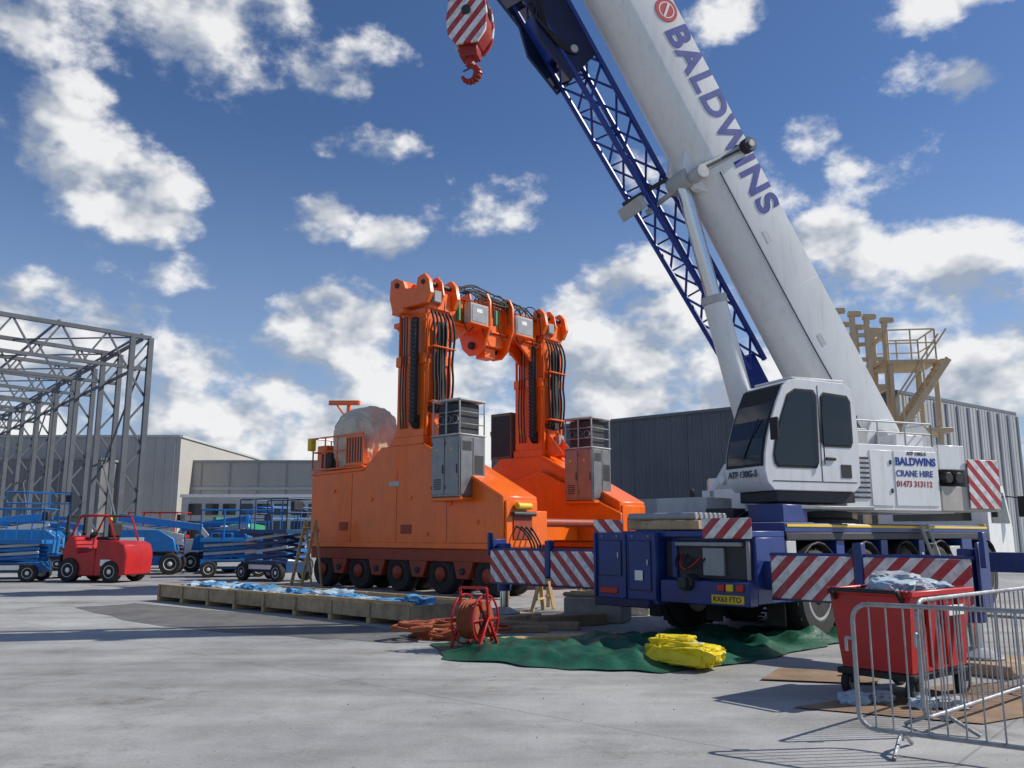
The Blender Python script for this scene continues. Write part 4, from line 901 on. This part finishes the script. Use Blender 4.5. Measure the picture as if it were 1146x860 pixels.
for a,b_ in (((-.72,-.35,1.05),(-.72,.35,1.05)),((-.72,-.35,1.05),(-.62,-.35,.95)),((-.72,.35,1.05),(-.62,.35,.95))): o.beam('push_handle',BLACK,a,b_,.04)
for i,(x,y,z,sx_,sy_,sz_) in enumerate([(-.32,-.1,1.04,.28,.24,.13),(.1,.08,1.07,.32,.26,.15),(.4,-.12,1.02,.22,.22,.11),(-.1,-.2,1.02,.22,.18,.1)]): o.blob('waste_bag',GBAG if i%2 else PALE,(x,y,z),(sx_,sy_,sz_),.3,1.7,4,rotz=i*.7,seed=20+i,e=.8)
o.bb('dark_fill',BLACK,-.52,.52,-.33,.33,.6,.95)
o.done()
o=Obj('plastic_waste_pile',(3.55,8.3,.0),0,bev=0)
for i in range(4): o.blob('wrap',GBAG if i%2 else PALE,(-.3+i*.27,random.uniform(-.15,.2),.06),(random.uniform(.1,.2),random.uniform(.08,.15),random.uniform(.05,.08)),.4,2.0,4,seed=40+i)
o.done()
o=Obj('gravel_debris',(0,0,0),0,bev=0)
for k in range(260):
    y=random.uniform(4.5,20); x=random.uniform(-.62,.62)*y
    if random.random()<.6: x=random.gauss(1.5,2.2); y=random.gauss(11,1.8)
    s_=random.uniform(.003,.010); a=random.random()*3
    c,d_=math.cos(a)*s_,math.sin(a)*s_
    o.hexa('stones',CONC,[(x-c,y-d_,.0),(x+d_,y-c,.0),(x+c*1.4,y+d_,.0),(x-d_,y+c,.0),(x-c*.6,y-d_*.6,s_),(x+d_*.6,y-c*.6,s_*.8),(x+c*.8,y+d_*.6,s_),(x-d_*.6,y+c*.6,s_*.7)])
o.done()
def barrier(p,q):
    p=Vector((*p,0)); q=Vector((*q,0)); d=q-p; Ln=d.length
    o=Obj('crowd_barrier',p,math.atan2(d.y,d.x),bev=0)
    r=.018; zt,zb,rc=1.06,.14,.12
    path=[]
    def arc(cx,cz,a0,a1):
        for k in range(6):
            a=R(a0+(a1-a0)*k/5); path.append((cx+rc*math.cos(a),0,cz+rc*math.sin(a)))
    arc(rc,zb+rc,270,180); arc(rc,zt-rc,180,90); arc(Ln-rc,zt-rc,90,0); arc(Ln-rc,zb+rc,0,-90); path.append(path[0])
    for a,b_ in zip(path[:-1],path[1:]): o.cyl('frame',GALV,a,b_,r,seg=10)
    n=int(Ln/.12)
    for k in range(1,n): o.cyl('bar',GALV,(Ln*k/n,0,zb),(Ln*k/n,0,zt),.007,seg=8)
    for x in (.3,Ln-.3):
        o.cyl('foot',GALV,(x,0,zb),(x,-.02,.09),.018,seg=8)
        o.cyl('foot',GALV,(x,-.3,.015),(x,-.08,.12),.017,seg=8); o.cyl('foot',GALV,(x,.3,.015),(x,.08,.12),.017,seg=8); o.cyl('foot',GALV,(x,-.08,.12),(x,.08,.12),.017,seg=8)
    o.cyl('hook_link',GALV,(0,0,.8),(-.06,0,.8),.012); o.cyl('hook_link',GALV,(-.06,0,.8),(-.06,0,.7),.012); o.done()
barrier((2.66,6.85),(4.45,5.55)); barrier((3.3,7.15),(5.4,9.0)); barrier((5.5,9.1),(7.6,10.6))
o=Obj('site_generator',(6.6,27,0),R(-10),bev=.02)
o.bb('body',LGREY,-1.6,1.6,-.8,.8,.4,2.4); o.bb('skid',DARK,-1.7,1.7,-.85,.85,0,.4)
for i in range(10): o.bb('louvre',DARK,-1.4+.14*i,-1.32+.14*i,-.82,-.8,.8,1.9)
o.bb('control_door',WHITE,.3,1.3,-.82,-.8,.7,2.1); o.cyl('exhaust',DARK,(-.9,.2,2.4),(-.9,.2,3.0),.09); o.bb('top_unit',WHITE,-.4,1.2,-.5,.5,2.4,3.3)
for i in range(5): o.bb('top_vent',DARK,-.3+.28*i,-.1+.28*i,-.52,-.5,2.55,2.95)
o.done()
o=Obj('flatbed_truck',(5.2,36,0),R(5),bev=.03)
o.bb('bed',DARK,-4,1.8,-1.1,1.1,1.0,1.25); o.prism('cab',WHITE,[(2,.6),(2,2.9),(2.3,3.0),(3.6,2.9),(4.0,1.9),(4.1,.6)],-1.15,1.15); o.poly('cab_glass',GLASS,[(2.5,-1.156,1.9),(2.5,-1.156,2.7),(3.4,-1.156,2.7),(3.75,-1.156,1.9)],(0,-.006,0))
for x in (-3,-1.9,3.1):
    for y in (-1,1): o.wheel('wheel',(x,y,.5),(0,y,0),.5,.3,GREY,18)
o.bb('load',LGREY,-3.6,-.6,-.9,.9,1.25,2.5); o.bb('load',WHITE,-.4,1.3,-.8,.8,1.25,2.2)
o.done()
print('OBJ',len(bpy.data.objects))
